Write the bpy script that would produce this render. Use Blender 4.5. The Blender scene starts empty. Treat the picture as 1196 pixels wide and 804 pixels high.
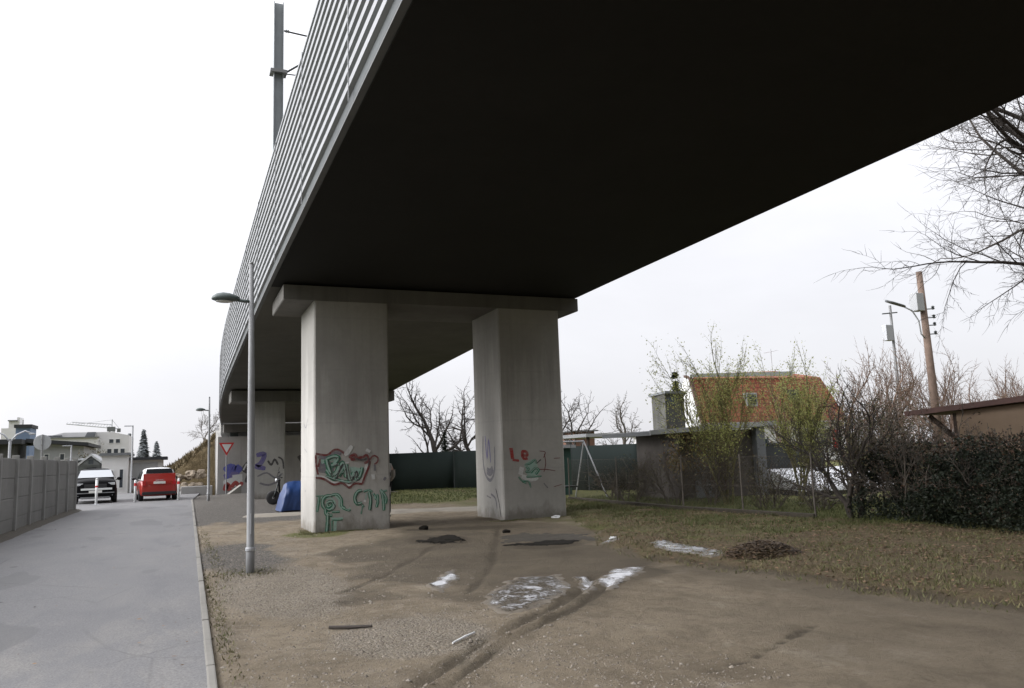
import bpy, bmesh, math, random
from mathutils import Vector, Matrix, noise as mn
S = bpy.context.scene
COL = S.collection
R = math.radians
PI = math.pi
V = Vector
rnd = random.Random(7)

# ------------------------------------------------------------------ mesh collecting
class MB:
    def __init__(s):
        s.v = []; s.f = []; s.mi = []; s.uv = None
    def face(s, pts, m=0):
        b = len(s.v); s.v += [tuple(p) for p in pts]
        s.f.append(tuple(range(b, b + len(pts)))); s.mi.append(m)
    def box(s, x0, x1, y0, y1, z0, z1, m=0, bev=0.0, rz=0.0, piv=None, rx=0.0, ry=0.0):
        b = len(s.v)
        if bev > 0:
            P = []
            for (a0, a1, c) in ((0, 0, 0),):
                pass
            # chamfered box through bmesh
            bm = bmesh.new()
            bmesh.ops.create_cube(bm, size=1)
            for v in bm.verts:
                v.co = V(((x0 + x1) / 2 + v.co.x * (x1 - x0), (y0 + y1) / 2 + v.co.y * (y1 - y0), (z0 + z1) / 2 + v.co.z * (z1 - z0)))
            bmesh.ops.bevel(bm, geom=bm.edges[:] + bm.verts[:], offset=bev, segments=2, affect='EDGES', profile=.6)
            bm.verts.index_update()
            pts = [v.co.copy() for v in bm.verts]; fs = [[v.index for v in f.verts] for f in bm.faces]
            bm.free()
        else:
            pts = [V((x, y, z)) for z in (z0, z1) for y in (y0, y1) for x in (x0, x1)]
            fs = [(0, 2, 3, 1), (4, 5, 7, 6), (0, 1, 5, 4), (2, 6, 7, 3), (0, 4, 6, 2), (1, 3, 7, 5)]
        if rz or rx or ry:
            c = V(piv) if piv else V(((x0 + x1) / 2, (y0 + y1) / 2, (z0 + z1) / 2))
            M = Matrix.Rotation(rz, 3, 'Z') @ Matrix.Rotation(ry, 3, 'Y') @ Matrix.Rotation(rx, 3, 'X')
            pts = [c + M @ (p - c) for p in pts]
        s.v += [tuple(p) for p in pts]
        for f in fs:
            s.f.append(tuple(b + i for i in f)); s.mi.append(m)
    def tube(s, pts, rad, n=6, m=0, cap=True):
        pts = [V(p) for p in pts]
        if not hasattr(rad, '__len__'): rad = [rad] * len(pts)
        b = len(s.v); prev = None
        for i, p in enumerate(pts):
            d = (pts[min(i + 1, len(pts) - 1)] - pts[max(i - 1, 0)])
            if d.length < 1e-9: d = V((0, 0, 1))
            d.normalize()
            if prev is None:
                a = d.cross(V((0, 0, 1)) if abs(d.z) < .9 else V((1, 0, 0))); a.normalize()
            else:
                a = prev - d * prev.dot(d)
                if a.length < 1e-6: a = d.orthogonal()
                a.normalize()
            prev = a; c = d.cross(a)
            for k in range(n):
                t = 2 * PI * k / n
                s.v.append(tuple(p + (a * math.cos(t) + c * math.sin(t)) * rad[i]))
        for i in range(len(pts) - 1):
            for k in range(n):
                k2 = (k + 1) % n
                s.f.append((b + i * n + k, b + i * n + k2, b + (i + 1) * n + k2, b + (i + 1) * n + k)); s.mi.append(m)
        if cap:
            s.f.append(tuple(b + k for k in reversed(range(n)))); s.mi.append(m)
            e = b + (len(pts) - 1) * n
            s.f.append(tuple(e + k for k in range(n))); s.mi.append(m)
    def lathe(s, prof, c, axis='Z', n=20, m=0):
        b = len(s.v); c = V(c)
        for (r, h) in prof:
            for k in range(n):
                t = 2 * PI * k / n
                a, d = r * math.cos(t), r * math.sin(t)
                q = V((a, d, h)) if axis == 'Z' else (V((h, a, d)) if axis == 'X' else V((a, h, d)))
                s.v.append(tuple(c + q))
        for i in range(len(prof) - 1):
            for k in range(n):
                k2 = (k + 1) % n
                s.f.append((b + i * n + k, b + i * n + k2, b + (i + 1) * n + k2, b + (i + 1) * n + k)); s.mi.append(m)
        s.f.append(tuple(b + k for k in reversed(range(n)))); s.mi.append(m)
        e = b + (len(prof) - 1) * n
        s.f.append(tuple(e + k for k in range(n))); s.mi.append(m)
    def loft(s, rings, m=0, closed=True, caps=True):
        b = len(s.v); n = len(rings[0])
        for r_ in rings: s.v += [tuple(p) for p in r_]
        for i in range(len(rings) - 1):
            for k in range(n if closed else n - 1):
                k2 = (k + 1) % n
                s.f.append((b + i * n + k, b + i * n + k2, b + (i + 1) * n + k2, b + (i + 1) * n + k)); s.mi.append(m)
        if caps:
            s.f.append(tuple(b + k for k in reversed(range(n)))); s.mi.append(m)
            e = b + (len(rings) - 1) * n
            s.f.append(tuple(e + k for k in range(n))); s.mi.append(m)
    def prism(s, poly, axis, a0, a1, m=0):
        # poly: 2-D points; axis 'X','Y','Z' extrusion direction
        def P(p, a):
            return V((a, p[0], p[1])) if axis == 'X' else (V((p[0], a, p[1])) if axis == 'Y' else V((p[0], p[1], a)))
        s.loft([[P(p, a0) for p in poly], [P(p, a1) for p in poly]], m)
    def blob(s, c, r, sub=2, amp=.25, fr=2.0, m=0, seed=0, flat=1.0):
        bm = bmesh.new(); bmesh.ops.create_icosphere(bm, subdivisions=sub, radius=1)
        b = len(s.v)
        r = V(r) if hasattr(r, '__len__') else V((r, r, r))
        for v in bm.verts:
            k = 1 + amp * mn.noise(v.co * fr + V((seed * 3.1, seed * 1.7, seed)))
            q = v.co * k
            s.v.append((c[0] + q.x * r.x, c[1] + q.y * r.y, c[2] + q.z * r.z))
        bm.verts.index_update()
        for f in bm.faces:
            s.f.append(tuple(b + v.index for v in f.verts)); s.mi.append(m)
        bm.free()
    def build(s, name, mats, parent=None, smooth=False, fix=False):
        me = bpy.data.meshes.new(name)
        me.from_pydata(s.v, [], s.f)
        if not isinstance(mats, (list, tuple)): mats = [mats]
        for m in mats: me.materials.append(m)
        if len(mats) > 1: me.polygons.foreach_set('material_index', s.mi)
        if smooth: me.polygons.foreach_set('use_smooth', [True] * len(me.polygons))
        if fix:
            bm = bmesh.new(); bm.from_mesh(me)
            bmesh.ops.remove_doubles(bm, verts=bm.verts, dist=1e-5)
            bmesh.ops.recalc_face_normals(bm, faces=bm.faces); bm.to_mesh(me); bm.free()
        me.update()
        o = bpy.data.objects.new(name, me); COL.objects.link(o)
        if parent: o.parent = parent
        return o

def tag(o, label=None, cat=None, group=None, kind=None):
    if label: o['label'] = label
    if cat: o['category'] = cat
    if group: o['group'] = group
    if kind: o['kind'] = kind
    return o
def thing(name, label, cat, loc=(0, 0, 0), rz=0, group=None):
    o = bpy.data.objects.new(name, None); COL.objects.link(o)
    o.empty_display_size = .1
    o.location = loc; o.rotation_euler = (0, 0, rz)
    return tag(o, label, cat, group)
KIDS = {}
def dup(src, loc=None, rz=None, label=None, group=None, scale=None):
    c = src.copy(); COL.objects.link(c)
    if loc is not None: c.location = loc
    if rz is not None: c.rotation_euler = (0, 0, rz)
    if label: c['label'] = label
    if group: c['group'] = group
    if scale: c.scale = scale
    for ch in list(src.children):
        d = ch.copy(); COL.objects.link(d); d.parent = c
        for g in list(ch.children):
            e = g.copy(); COL.objects.link(e); e.parent = d
    return c

# ------------------------------------------------------------------ materials
def new_mat(name):
    m = bpy.data.materials.new(name); m.use_nodes = True
    nt = m.node_tree; b = nt.nodes['Principled BSDF']
    return m, nt, b
def N(nt, t, **kw):
    n = nt.nodes.new(t)
    for k, v in kw.items(): setattr(n, k, v)
    return n
def ramp(nt, fac, stops):
    r = N(nt, 'ShaderNodeValToRGB'); e = r.color_ramp.elements
    while len(e) < len(stops): e.new(.5)
    for i, (p, c) in enumerate(stops):
        e[i].position = p; e[i].color = (c, c, c, 1) if not hasattr(c, '__len__') else (*c[:3], 1)
    nt.links.new(fac, r.inputs[0]); return r.outputs[0]
def noise_n(nt, vec, scale, detail=5, rough=.6, dist=0.0):
    n = N(nt, 'ShaderNodeTexNoise'); n.inputs['Scale'].default_value = scale
    n.inputs['Detail'].default_value = detail; n.inputs['Roughness'].default_value = rough
    n.inputs['Distortion'].default_value = dist
    nt.links.new(vec, n.inputs['Vector']); return n.outputs['Fac']
def mix(nt, fac, a, b, mode='MIX'):
    n = N(nt, 'ShaderNodeMix', data_type='RGBA', blend_type=mode)
    for s, v in ((n.inputs[0], fac), (n.inputs[6], a), (n.inputs[7], b)):
        if hasattr(v, 'is_linked') or hasattr(v, 'links'): nt.links.new(v, s)
        elif hasattr(v, '__len__'): s.default_value = (*v[:3], 1)
        else: s.default_value = v
    return n.outputs[2]
def math_n(nt, op, a, b=None):
    n = N(nt, 'ShaderNodeMath', operation=op)
    for s, v in ((n.inputs[0], a), (n.inputs[1], b)):
        if v is None: continue
        if hasattr(v, 'links'): nt.links.new(v, s)
        else: s.default_value = v
    return n.outputs[0]
def scaled(nt, vec, sc):
    n = N(nt, 'ShaderNodeMapping'); n.inputs['Scale'].default_value = sc
    nt.links.new(vec, n.inputs['Vector']); return n.outputs[0]
def bump(nt, b, h, strength=.3, dist=.02):
    n = N(nt, 'ShaderNodeBump'); n.inputs['Strength'].default_value = strength; n.inputs['Distance'].default_value = dist
    nt.links.new(h, n.inputs['Height']); nt.links.new(n.outputs[0], b.inputs['Normal'])
def obj_vec(nt, world=False):
    if world: return N(nt, 'ShaderNodeNewGeometry').outputs['Position']
    return N(nt, 'ShaderNodeTexCoord').outputs['Object']

def plain(name, col, rough=.6, metal=0.0, var=.15, scale=3.0, spec=.5, bmp=0.0, coat=0.0, dirt=0.0):
    m, nt, b = new_mat(name)
    vec = obj_vec(nt)
    f = noise_n(nt, vec, scale, 6, .65)
    lo = tuple(c * (1 - var) for c in col); hi = tuple(min(1, c * (1 + var)) for c in col)
    c = ramp(nt, f, [(.3, lo), (.7, hi)])
    if dirt:
        f2 = noise_n(nt, vec, scale * .35, 8, .7)
        c = mix(nt, ramp(nt, f2, [(.52, 0), (.75, dirt)]), c, (.07, .06, .05))
    nt.links.new(c, b.inputs['Base Color'])
    b.inputs['Roughness'].default_value = rough; b.inputs['Metallic'].default_value = metal
    b.inputs['Specular IOR Level'].default_value = spec; b.inputs['Coat Weight'].default_value = coat
    if bmp: bump(nt, b, noise_n(nt, vec, scale * 12, 4), bmp, .01)
    return m

def concrete(name, base=.34, tint=(1.0, .985, .95), streak=.5, dark=.45, joints=True, board=1.25, runoff_shade=0.0):
    m, nt, b = new_mat(name)
    vec = obj_vec(nt)
    big = noise_n(nt, vec, .55, 6, .6)
    fine = noise_n(nt, vec, 9, 8, .7)
    st = noise_n(nt, scaled(nt, vec, (2.6, 2.6, .16)), 1.6, 7, .65, .3)
    c0 = tuple(base * t for t in tint); c1 = tuple(base * .78 * t for t in tint)
    c = ramp(nt, big, [(.35, c1), (.65, c0)])
    c = mix(nt, ramp(nt, st, [(.46, 0), (.75, streak)]), c, tuple(base * dark * t for t in (1, .97, .9)))
    c = mix(nt, ramp(nt, fine, [(.3, .22), (.62, 0)]), c, tuple(base * .6 * t for t in tint))
    h = fine
    if runoff_shade:
        # dark run-off streaks that also paint in shade under the beam, ending unevenly
        sx = N(nt, 'ShaderNodeSeparateXYZ'); nt.links.new(vec, sx.inputs[0])
        ln = noise_n(nt, scaled(nt, vec, (1, 1, .07)), 1.7, 8, .7)
        e = math_n(nt, 'ADD', math_n(nt, 'MULTIPLY', sx.outputs[2], .26), math_n(nt, 'MULTIPLY', ln, 1.9))
        c = mix(nt, ramp(nt, math_n(nt, 'SUBTRACT', e, 1.0), [(.58, 0), (1.12, runoff_shade)]), c, tuple(base * .2 * t for t in (1, .97, .88)))
        sp_ = math_n(nt, 'ADD', math_n(nt, 'MULTIPLY', sx.outputs[2], -1.6), math_n(nt, 'MULTIPLY', noise_n(nt, scaled(nt, vec, (1, 1, .6)), 3.0, 7, .7), 1.6))
        c = mix(nt, ramp(nt, sp_, [(.35, 0), (.8, .6)]), c, (.13, .11, .08))
    if joints:
        # shutter-board joints, two directions
        sep = N(nt, 'ShaderNodeSeparateXYZ'); nt.links.new(vec, sep.inputs[0])
        w = N(nt, 'ShaderNodeTexWave', wave_type='BANDS', bands_direction='Z'); w.inputs['Scale'].default_value = .32 / board
        w.inputs['Distortion'].default_value = .12
        nt.links.new(vec, w.inputs['Vector'])
        j = ramp(nt, w.outputs['Fac'], [(.0, .14), (.004, 0)])
        c = mix(nt, j, c, tuple(base * .45 for t in tint))
        vo = N(nt, 'ShaderNodeTexVoronoi'); vo.inputs['Scale'].default_value = 7; nt.links.new(vec, vo.inputs['Vector'])
        pit = ramp(nt, vo.outputs['Distance'], [(.03, .6), (.07, 0)])
        c = mix(nt, pit, c, tuple(base * .3 for t in tint))
    nt.links.new(c, b.inputs['Base Color'])
    b.inputs['Roughness'].default_value = .88; b.inputs['Specular IOR Level'].default_value = .25
    bump(nt, b, h, .25, .01)
    return m

def leafmat(name, cols, rough=.6, trans=.15):
    m, nt, b = new_mat(name)
    g = N(nt, 'ShaderNodeNewGeometry')
    c = ramp(nt, g.outputs['Random Per Island'], [(i / (len(cols) - 1), c_) for i, c_ in enumerate(cols)])
    nt.links.new(c, b.inputs['Base Color']); b.inputs['Roughness'].default_value = rough
    b.inputs['Specular IOR Level'].default_value = .25
    if trans > .2:
        tl = N(nt, 'ShaderNodeBsdfTranslucent'); nt.links.new(c, tl.inputs[0])
        mx = N(nt, 'ShaderNodeMixShader'); mx.inputs[0].default_value = trans
        o = nt.nodes['Material Output']; nt.links.new(b.outputs[0], mx.inputs[1]); nt.links.new(tl.outputs[0], mx.inputs[2]); nt.links.new(mx.outputs[0], o.inputs[0])
    return m

M = {}
M['conc'] = concrete('pier_concrete', .49, (1, .975, .915), streak=.4, dark=.6, runoff_shade=.38)
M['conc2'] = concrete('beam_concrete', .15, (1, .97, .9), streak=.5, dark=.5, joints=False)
M['soffit'] = concrete('soffit_concrete', .013, (1, .96, .86), streak=.4, dark=.6, joints=False)  # near span: same concrete, with the deep shade put into its colour
M['soffit_far'] = concrete('far_soffit_concrete', .11, (1, .96, .86), streak=.4, dark=.6, joints=False)  # paler copy for the far span, its stronger light put into the colour
M['abut'] = concrete('abutment_concrete', .42, streak=.35, joints=False)
M['fencec'] = concrete('fence_concrete', .25, (1, .985, .94), streak=.45, dark=.55, joints=False)
M['fencep'] = concrete('fence_post_concrete', .34, (1, .99, .95), streak=.3, joints=False)
M['kerb'] = concrete('kerb_concrete', .26, (1, .96, .87), streak=.2, joints=False)
M['alu'] = plain('barrier_metal', (.30, .31, .325), .5, .0, .06, 2.0, dirt=.25)
M['alu_dark'] = plain('barrier_recess', (.17, .185, .185), .65, 0, .15, 2)  # rib metal darkened: shade of the recesses put into the colour
M['galv'] = plain('galvanised_steel', (.25, .255, .26), .6, .15, .1, 4, dirt=.2)
M['mast'] = plain('mast_paint', (.33, .355, .37), .55, .2, .1, 3)
M['darkmetal'] = plain('dark_metal', (.05, .06, .06), .5, .2, .2, 4)
M['lampgreen'] = plain('lamp_housing', (.10, .125, .12), .45, .1, .15, 4)
M['glassd'] = plain('dark_glass', (.012, .014, .016), .08, 0, .1, 2, spec=.8)
M['lens'] = plain('lamp_lens', (.55, .56, .54), .25, 0, .05, 3)
M['rubber'] = plain('tyre_rubber', (.022, .022, .023), .8, 0, .2, 8)
M['rim'] = plain('rim_alloy', (.38, .39, .4), .35, .6, .1, 5)
M['redpaint'] = plain('red_car_paint', (.36, .026, .018), .3, 0, .05, 2, coat=.6)
M['whitepaint'] = plain('white_paint', (.72, .73, .73), .4, 0, .05, 3, dirt=.1)
M['blackpaint'] = plain('black_car_paint', (.008, .008, .009), .6, 0, .1, 2, spec=.06)
M['blackplastic'] = plain('black_plastic', (.025, .025, .027), .6, 0, .15, 5)
M['chrome'] = plain('chrome_trim', (.75, .76, .77), .18, .9, .05, 4)
M['redlight'] = plain('tail_light', (.42, .01, .01), .15, 0, .05, 6, coat=.5)
M['headlight'] = plain('head_light', (.6, .62, .64), .12, .2, .05, 6, coat=.5)
M['plate'] = plain('number_plate', (.78, .78, .74), .4, 0, .04, 9)
M['signred'] = plain('sign_red', (.55, .03, .03), .4, 0, .06, 4)
M['signgrey'] = plain('sign_back', (.46, .475, .5), .5, .2, .06, 4)
M['bluetarp'] = plain('blue_tarpaulin', (.022, .055, .17), .38, 0, .18, 2.5, bmp=.15)
M['skin'] = plain('skin', (.50, .32, .24), .55, 0, .06, 8)
M['coat'] = plain('grey_coat', (.36, .35, .33), .85, 0, .12, 9)
M['trouser'] = plain('dark_trousers', (.03, .03, .035), .85, 0, .15, 9)
M['hair'] = plain('hair', (.05, .035, .025), .7, 0, .2, 20)
M['greenscreen'] = plain('green_screen', (.009, .019, .016), .8, 0, .22, 1.2)
M['bark'] = plain('bark', (.055, .046, .040), .9, 0, .3, 6, bmp=.3)
M['barkred'] = plain('scrub_bark', (.17, .115, .085), .9, 0, .3, 6)
M['barkgrey'] = plain('grey_bark', (.10, .085, .07), .9, 0, .3, 6)
M['wood'] = plain('pole_timber', (.15, .105, .08), .85, 0, .3, 3, bmp=.2)
M['woodd'] = plain('dark_timber', (.07, .05, .04), .85, 0, .3, 3)
M['render_w'] = plain('white_render', (.74, .74, .74), .85, 0, .05, .8, dirt=.08)
M['render_g'] = plain('grey_render', (.40, .41, .42), .85, 0, .08, .8)
M['render_t'] = plain('tan_render', (.36, .265, .19), .9, 0, .10, .9, bmp=.15, dirt=.15)
M['render_b'] = plain('blue_cladding', (.16, .22, .34), .7, 0, .08, .8)
M['roofgrey'] = plain('grey_roofing', (.17, .18, .19), .8, 0, .12, 1.2)
M['roofdark'] = plain('dark_roofing', (.035, .037, .042), .8, 0, .15, 1.2)
M['roofred'] = plain('dark_red_roofing', (.095, .05, .042), .75, 0, .3, 1.5, dirt=.6)
M['screen_glass'] = plain('reflective_screen', (.42, .44, .46), .15, .5, .04, 1, spec=1)
M['rearglass'] = plain('rear_glass', (.010, .011, .013), .35, 0, .1, 2, spec=.15)
M['window'] = plain('window_glass', (.06, .07, .085), .15, 0, .15, 1.5, spec=.8)
M['oliveclad'] = plain('weathered_cladding', (.075, .074, .066), .85, 0, .4, 1.1, dirt=.4)
M['stone'] = plain('boulder_stone', (.22, .18, .135), .9, 0, .25, 1.2, bmp=.3)
M['white_tarp'] = plain('white_sheet', (.66, .67, .69), .6, 0, .08, 2)
M['paper'] = plain('litter_paper', (.75, .76, .76), .7, 0, .06, 9)
M['leafpile'] = leafmat('dead_leaves', [(.09, .055, .032), (.16, .10, .06), (.24, .16, .10), (.12, .07, .042)])
M['drygrass'] = leafmat('verge_grass', [(.10, .105, .04), (.16, .14, .07), (.085, .10, .035), (.18, .155, .085)])
M['greengrass'] = leafmat('green_grass', [(.07, .095, .03), (.11, .12, .045), (.085, .10, .035)])
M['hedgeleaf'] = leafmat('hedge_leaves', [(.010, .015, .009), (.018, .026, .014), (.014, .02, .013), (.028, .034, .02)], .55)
M['rustleaf'] = leafmat('rust_leaves', [(.10, .055, .035), (.07, .045, .03), (.045, .05, .028)])
M['springleaf'] = leafmat('spring_leaves', [(.40, .44, .14), (.50, .51, .20), (.34, .38, .12), (.50, .47, .22)], trans=.5)
M['springbark'] = plain('spring_bark', (.17, .16, .07), .9, 0, .25, 6)
M['scrubleaf'] = leafmat('scrub_leaves', [(.08, .085, .04), (.13, .11, .06), (.05, .06, .03), (.16, .12, .07)])
M['conifer'] = leafmat('conifer_needles', [(.24, .26, .27), (.29, .31, .32), (.26, .28, .29)])  # needle colour paled and greyed to paint in distance haze
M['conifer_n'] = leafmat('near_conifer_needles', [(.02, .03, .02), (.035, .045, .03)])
M['terracotta'] = None

def tile_mat():
    m, nt, b = new_mat('clay_roof_tiles')
    vec = obj_vec(nt)
    br = N(nt, 'ShaderNodeTexBrick'); br.inputs['Scale'].default_value = 1.0
    br.inputs['Color1'].default_value = (.25, .065, .038, 1); br.inputs['Color2'].default_value = (.33, .10, .052, 1)
    br.inputs['Mortar'].default_value = (.10, .03, .02, 1); br.inputs['Mortar Size'].default_value = .03
    br.inputs['Brick Width'].default_value = .55; br.inputs['Row Height'].default_value = .38
    mp = N(nt, 'ShaderNodeMapping'); mp.inputs['Rotation'].default_value = (R(90), 0, 0)
    nt.links.new(vec, mp.inputs[0]); nt.links.new(mp.outputs[0], br.inputs['Vector'])
    f = noise_n(nt, vec, .8, 6, .7)
    c = mix(nt, ramp(nt, f, [(.45, 0), (.72, .6)]), br.outputs['Color'], (.16, .11, .05))
    nt.links.new(c, b.inputs['Base Color']); b.inputs['Roughness'].default_value = .85
    return m
M['terracotta'] = tile_mat()

def asphalt_mat():
    m, nt, b = new_mat('path_asphalt')
    vec = obj_vec(nt, True)
    big = noise_n(nt, scaled(nt, vec, (1, .45, 1)), .5, 6, .62)
    mid = noise_n(nt, scaled(nt, vec, (1, .35, 1)), 1.3, 8, .68, .3)
    fine = noise_n(nt, vec, 60, 4, .7)
    c = ramp(nt, big, [(.3, (.168, .167, .172)), (.7, (.195, .193, .194))])
    sep = N(nt, 'ShaderNodeSeparateXYZ'); nt.links.new(vec, sep.inputs[0])
    nearm = ramp(nt, math_n(nt, 'MULTIPLY', sep.outputs[1], .05), [(.40, 1), (.62, .25)])
    dust = math_n(nt, 'MULTIPLY', ramp(nt, mid, [(.48, 0), (.64, .75)]), nearm)
    c = mix(nt, dust, c, (.25, .24, .225))
    c = mix(nt, ramp(nt, mid, [(.32, .5), (.45, 0)]), c, (.135, .135, .145))
    c = mix(nt, ramp(nt, fine, [(.36, .55), (.55, 0)]), c, (.085, .085, .083))
    c = mix(nt, ramp(nt, fine, [(.58, 0), (.72, .5)]), c, (.30, .29, .275))
    pt = noise_n(nt, scaled(nt, vec, (.8, .3, 1)), .9, 2, .4)
    c = mix(nt, ramp(nt, pt, [(.60, 0), (.612, .5)]), c, (.12, .12, .122))
    ck = N(nt, 'ShaderNodeTexVoronoi', feature='DISTANCE_TO_EDGE'); ck.inputs['Scale'].default_value = .45; nt.links.new(mix(nt, .12, vec, N(nt, 'ShaderNodeTexNoise').outputs['Color']), ck.inputs['Vector'])
    c = mix(nt, math_n(nt, 'MULTIPLY', ramp(nt, ck.outputs['Distance'], [(.002, .4), (.006, 0)]), ramp(nt, big, [(.45, 0), (.6, 1)])), c, (.05, .05, .05))
    vo = N(nt, 'ShaderNodeTexVoronoi'); vo.inputs['Scale'].default_value = .8; nt.links.new(vec, vo.inputs['Vector'])
    c = mix(nt, ramp(nt, vo.outputs['Distance'], [(.035, .8), (.055, 0)]), c, (.05, .05, .05))
    nt.links.new(c, b.inputs['Base Color']); b.inputs['Roughness'].default_value = .82
    b.inputs['Specular IOR Level'].default_value = .3
    bump(nt, b, fine, .35, .006)
    return m
M['asphalt'] = asphalt_mat()

def ground_mat():
    m, nt, b = new_mat('dirt_ground')
    vec = obj_vec(nt, True)
    a1 = N(nt, 'ShaderNodeAttribute', attribute_name='mask'); s1 = N(nt, 'ShaderNodeSeparateColor'); nt.links.new(a1.outputs['Color'], s1.inputs[0])
    a2 = N(nt, 'ShaderNodeAttribute', attribute_name='maskb'); s2 = N(nt, 'ShaderNodeSeparateColor'); nt.links.new(a2.outputs['Color'], s2.inputs[0])
    grass, mud, gravel = s1.outputs[0], s1.outputs[1], s1.outputs[2]
    rut, green, grit = s2.outputs[0], s2.outputs[1], s2.outputs[2]
    n1 = noise_n(nt, vec, .7, 8, .65)
    n2 = noise_n(nt, vec, 5, 8, .72, .4)
    n3 = noise_n(nt, vec, 24, 7, .8)
    n4 = noise_n(nt, vec, 75, 5, .8)
    vo = N(nt, 'ShaderNodeTexVoronoi'); vo.inputs['Scale'].default_value = 42; nt.links.new(vec, vo.inputs['Vector'])
    vor = N(nt, 'ShaderNodeSeparateColor'); nt.links.new(vo.outputs['Color'], vor.inputs[0])
    dirt = ramp(nt, n1, [(.3, (.205, .166, .116)), (.7, (.295, .245, .178))])
    nb = noise_n(nt, scaled(nt, vec, (1, .7, 1)), 1.9, 7, .68, .5)
    dirt = mix(nt, ramp(nt, nb, [(.50, 0), (.64, .6)]), dirt, (.135, .108, .076))
    dirt = mix(nt, ramp(nt, nb, [(.34, .55), (.44, 0)]), dirt, (.36, .315, .245))
    dirt = mix(nt, ramp(nt, n2, [(.36, .6), (.52, 0)]), dirt, (.155, .127, .092))
    dirt = mix(nt, ramp(nt, n3, [(.56, 0), (.74, .55)]), dirt, (.35, .31, .25))
    dirt = mix(nt, ramp(nt, n3, [(.28, .6), (.42, 0)]), dirt, (.11, .085, .06))
    dirt = mix(nt, ramp(nt, n4, [(.58, 0), (.70, .6)]), dirt, (.42, .38, .31))
    dirt = mix(nt, ramp(nt, n4, [(.30, .7), (.42, 0)]), dirt, (.08, .065, .048))
    def edge(mask, amt=.5, lo=.42, hi=.58):
        s = math_n(nt, 'ADD', mask, math_n(nt, 'MULTIPLY', math_n(nt, 'SUBTRACT', n2, .5), amt))
        return ramp(nt, s, [(lo, 0), (hi, 1)])
    gcol = ramp(nt, vor.outputs[0], [(.0, (.20, .175, .145)), (.5, (.29, .26, .215)), (.8, (.38, .35, .30)), (1, (.15, .13, .105))])
    gv = edge(gravel, .9, .35, .75)
    c = mix(nt, math_n(nt, 'MULTIPLY', gv, ramp(nt, vo.outputs['Distance'], [(.3, .85), (.6, .3)])), dirt, gcol)
    mcol = ramp(nt, n1, [(.3, (.10, .083, .060)), (.7, (.165, .136, .098))])
    mcol = mix(nt, ramp(nt, n3, [(.35, .35), (.5, 0)]), mcol, (.08, .065, .05))
    c = mix(nt, edge(mud, .8, .3, .7), c, mcol)
    grc = ramp(nt, vor.outputs[1], [(.0, (.075, .068, .06)), (.6, (.125, .115, .102)), (1, (.20, .185, .165))])
    c = mix(nt, edge(grit, .8, .3, .7), c, grc)
    gr = ramp(nt, n2, [(.32, (.105, .078, .046)), (.5, (.175, .135, .082)), (.68, (.105, .108, .045))])
    gr = mix(nt, ramp(nt, n3, [(.35, .6), (.55, 0)]), gr, (.075, .05, .032))
    c = mix(nt, edge(grass, .7, .35, .65), c, gr)
    gg = ramp(nt, n2, [(.32, (.10, .098, .04)), (.68, (.15, .155, .055))])
    c = mix(nt, edge(green, .7, .35, .65), c, gg)
    c = mix(nt, math_n(nt, 'MULTIPLY', edge(rut, .7, .3, .75), .85), c, (.085, .07, .05))
    nt.links.new(c, b.inputs['Base Color'])
    b.inputs['Roughness'].default_value = .92; b.inputs['Specular IOR Level'].default_value = .2
    h = math_n(nt, 'ADD', math_n(nt, 'MULTIPLY', n2, 1.2), math_n(nt, 'MULTIPLY', n3, .9))
    h = math_n(nt, 'ADD', h, math_n(nt, 'MULTIPLY', n4, .5))
    h = math_n(nt, 'ADD', h, math_n(nt, 'MULTIPLY', math_n(nt, 'MULTIPLY', vo.outputs['Distance'], gv), -.8))
    bump(nt, b, h, .9, .045)
    return m
M['ground'] = ground_mat()

def ice_mat():
    m, nt, b = new_mat('old_ice')
    vec = obj_vec(nt, True)
    n1 = noise_n(nt, vec, 5, 8, .7, .4); n2 = noise_n(nt, vec, 22, 5, .7)
    at = N(nt, 'ShaderNodeAttribute', attribute_name='edge')
    sp = N(nt, 'ShaderNodeSeparateColor'); nt.links.new(at.outputs['Color'], sp.inputs[0])
    c = ramp(nt, n1, [(.35, (.34, .34, .345)), (.62, (.62, .63, .66))])
    f = math_n(nt, 'ADD', sp.outputs[0], math_n(nt, 'ADD', math_n(nt, 'MULTIPLY', math_n(nt, 'SUBTRACT', n1, .5), 1.7), math_n(nt, 'MULTIPLY', math_n(nt, 'SUBTRACT', n2, .5), .9)))
    k = ramp(nt, f, [(.48, 0), (.66, 1)])
    wet = ramp(nt, f, [(.0, (.17, .145, .112)), (.30, (.10, .084, .064)), (.5, (.085, .072, .056))])
    c = mix(nt, k, wet, c)
    nt.links.new(c, b.inputs['Base Color'])
    nt.links.new(ramp(nt, f, [(0, .9), (.32, .25), (.6, .12)]), b.inputs['Roughness'])
    bump(nt, b, n1, .2, .02)
    return m
M['ice'] = ice_mat()
M['sootmud'] = plain('black_wet_mud', (.016, .014, .011), .85, 0, .4, 9, spec=.12, bmp=.8)
M['darkcrust'] = plain('dark_crust', (.05, .042, .03), .85, 0, .3, 7, bmp=.4)
M['sandpath'] = plain('sandy_path', (.25, .225, .185), .9, 0, .18, 2.5, bmp=.4)
M['hill'] = None
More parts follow.
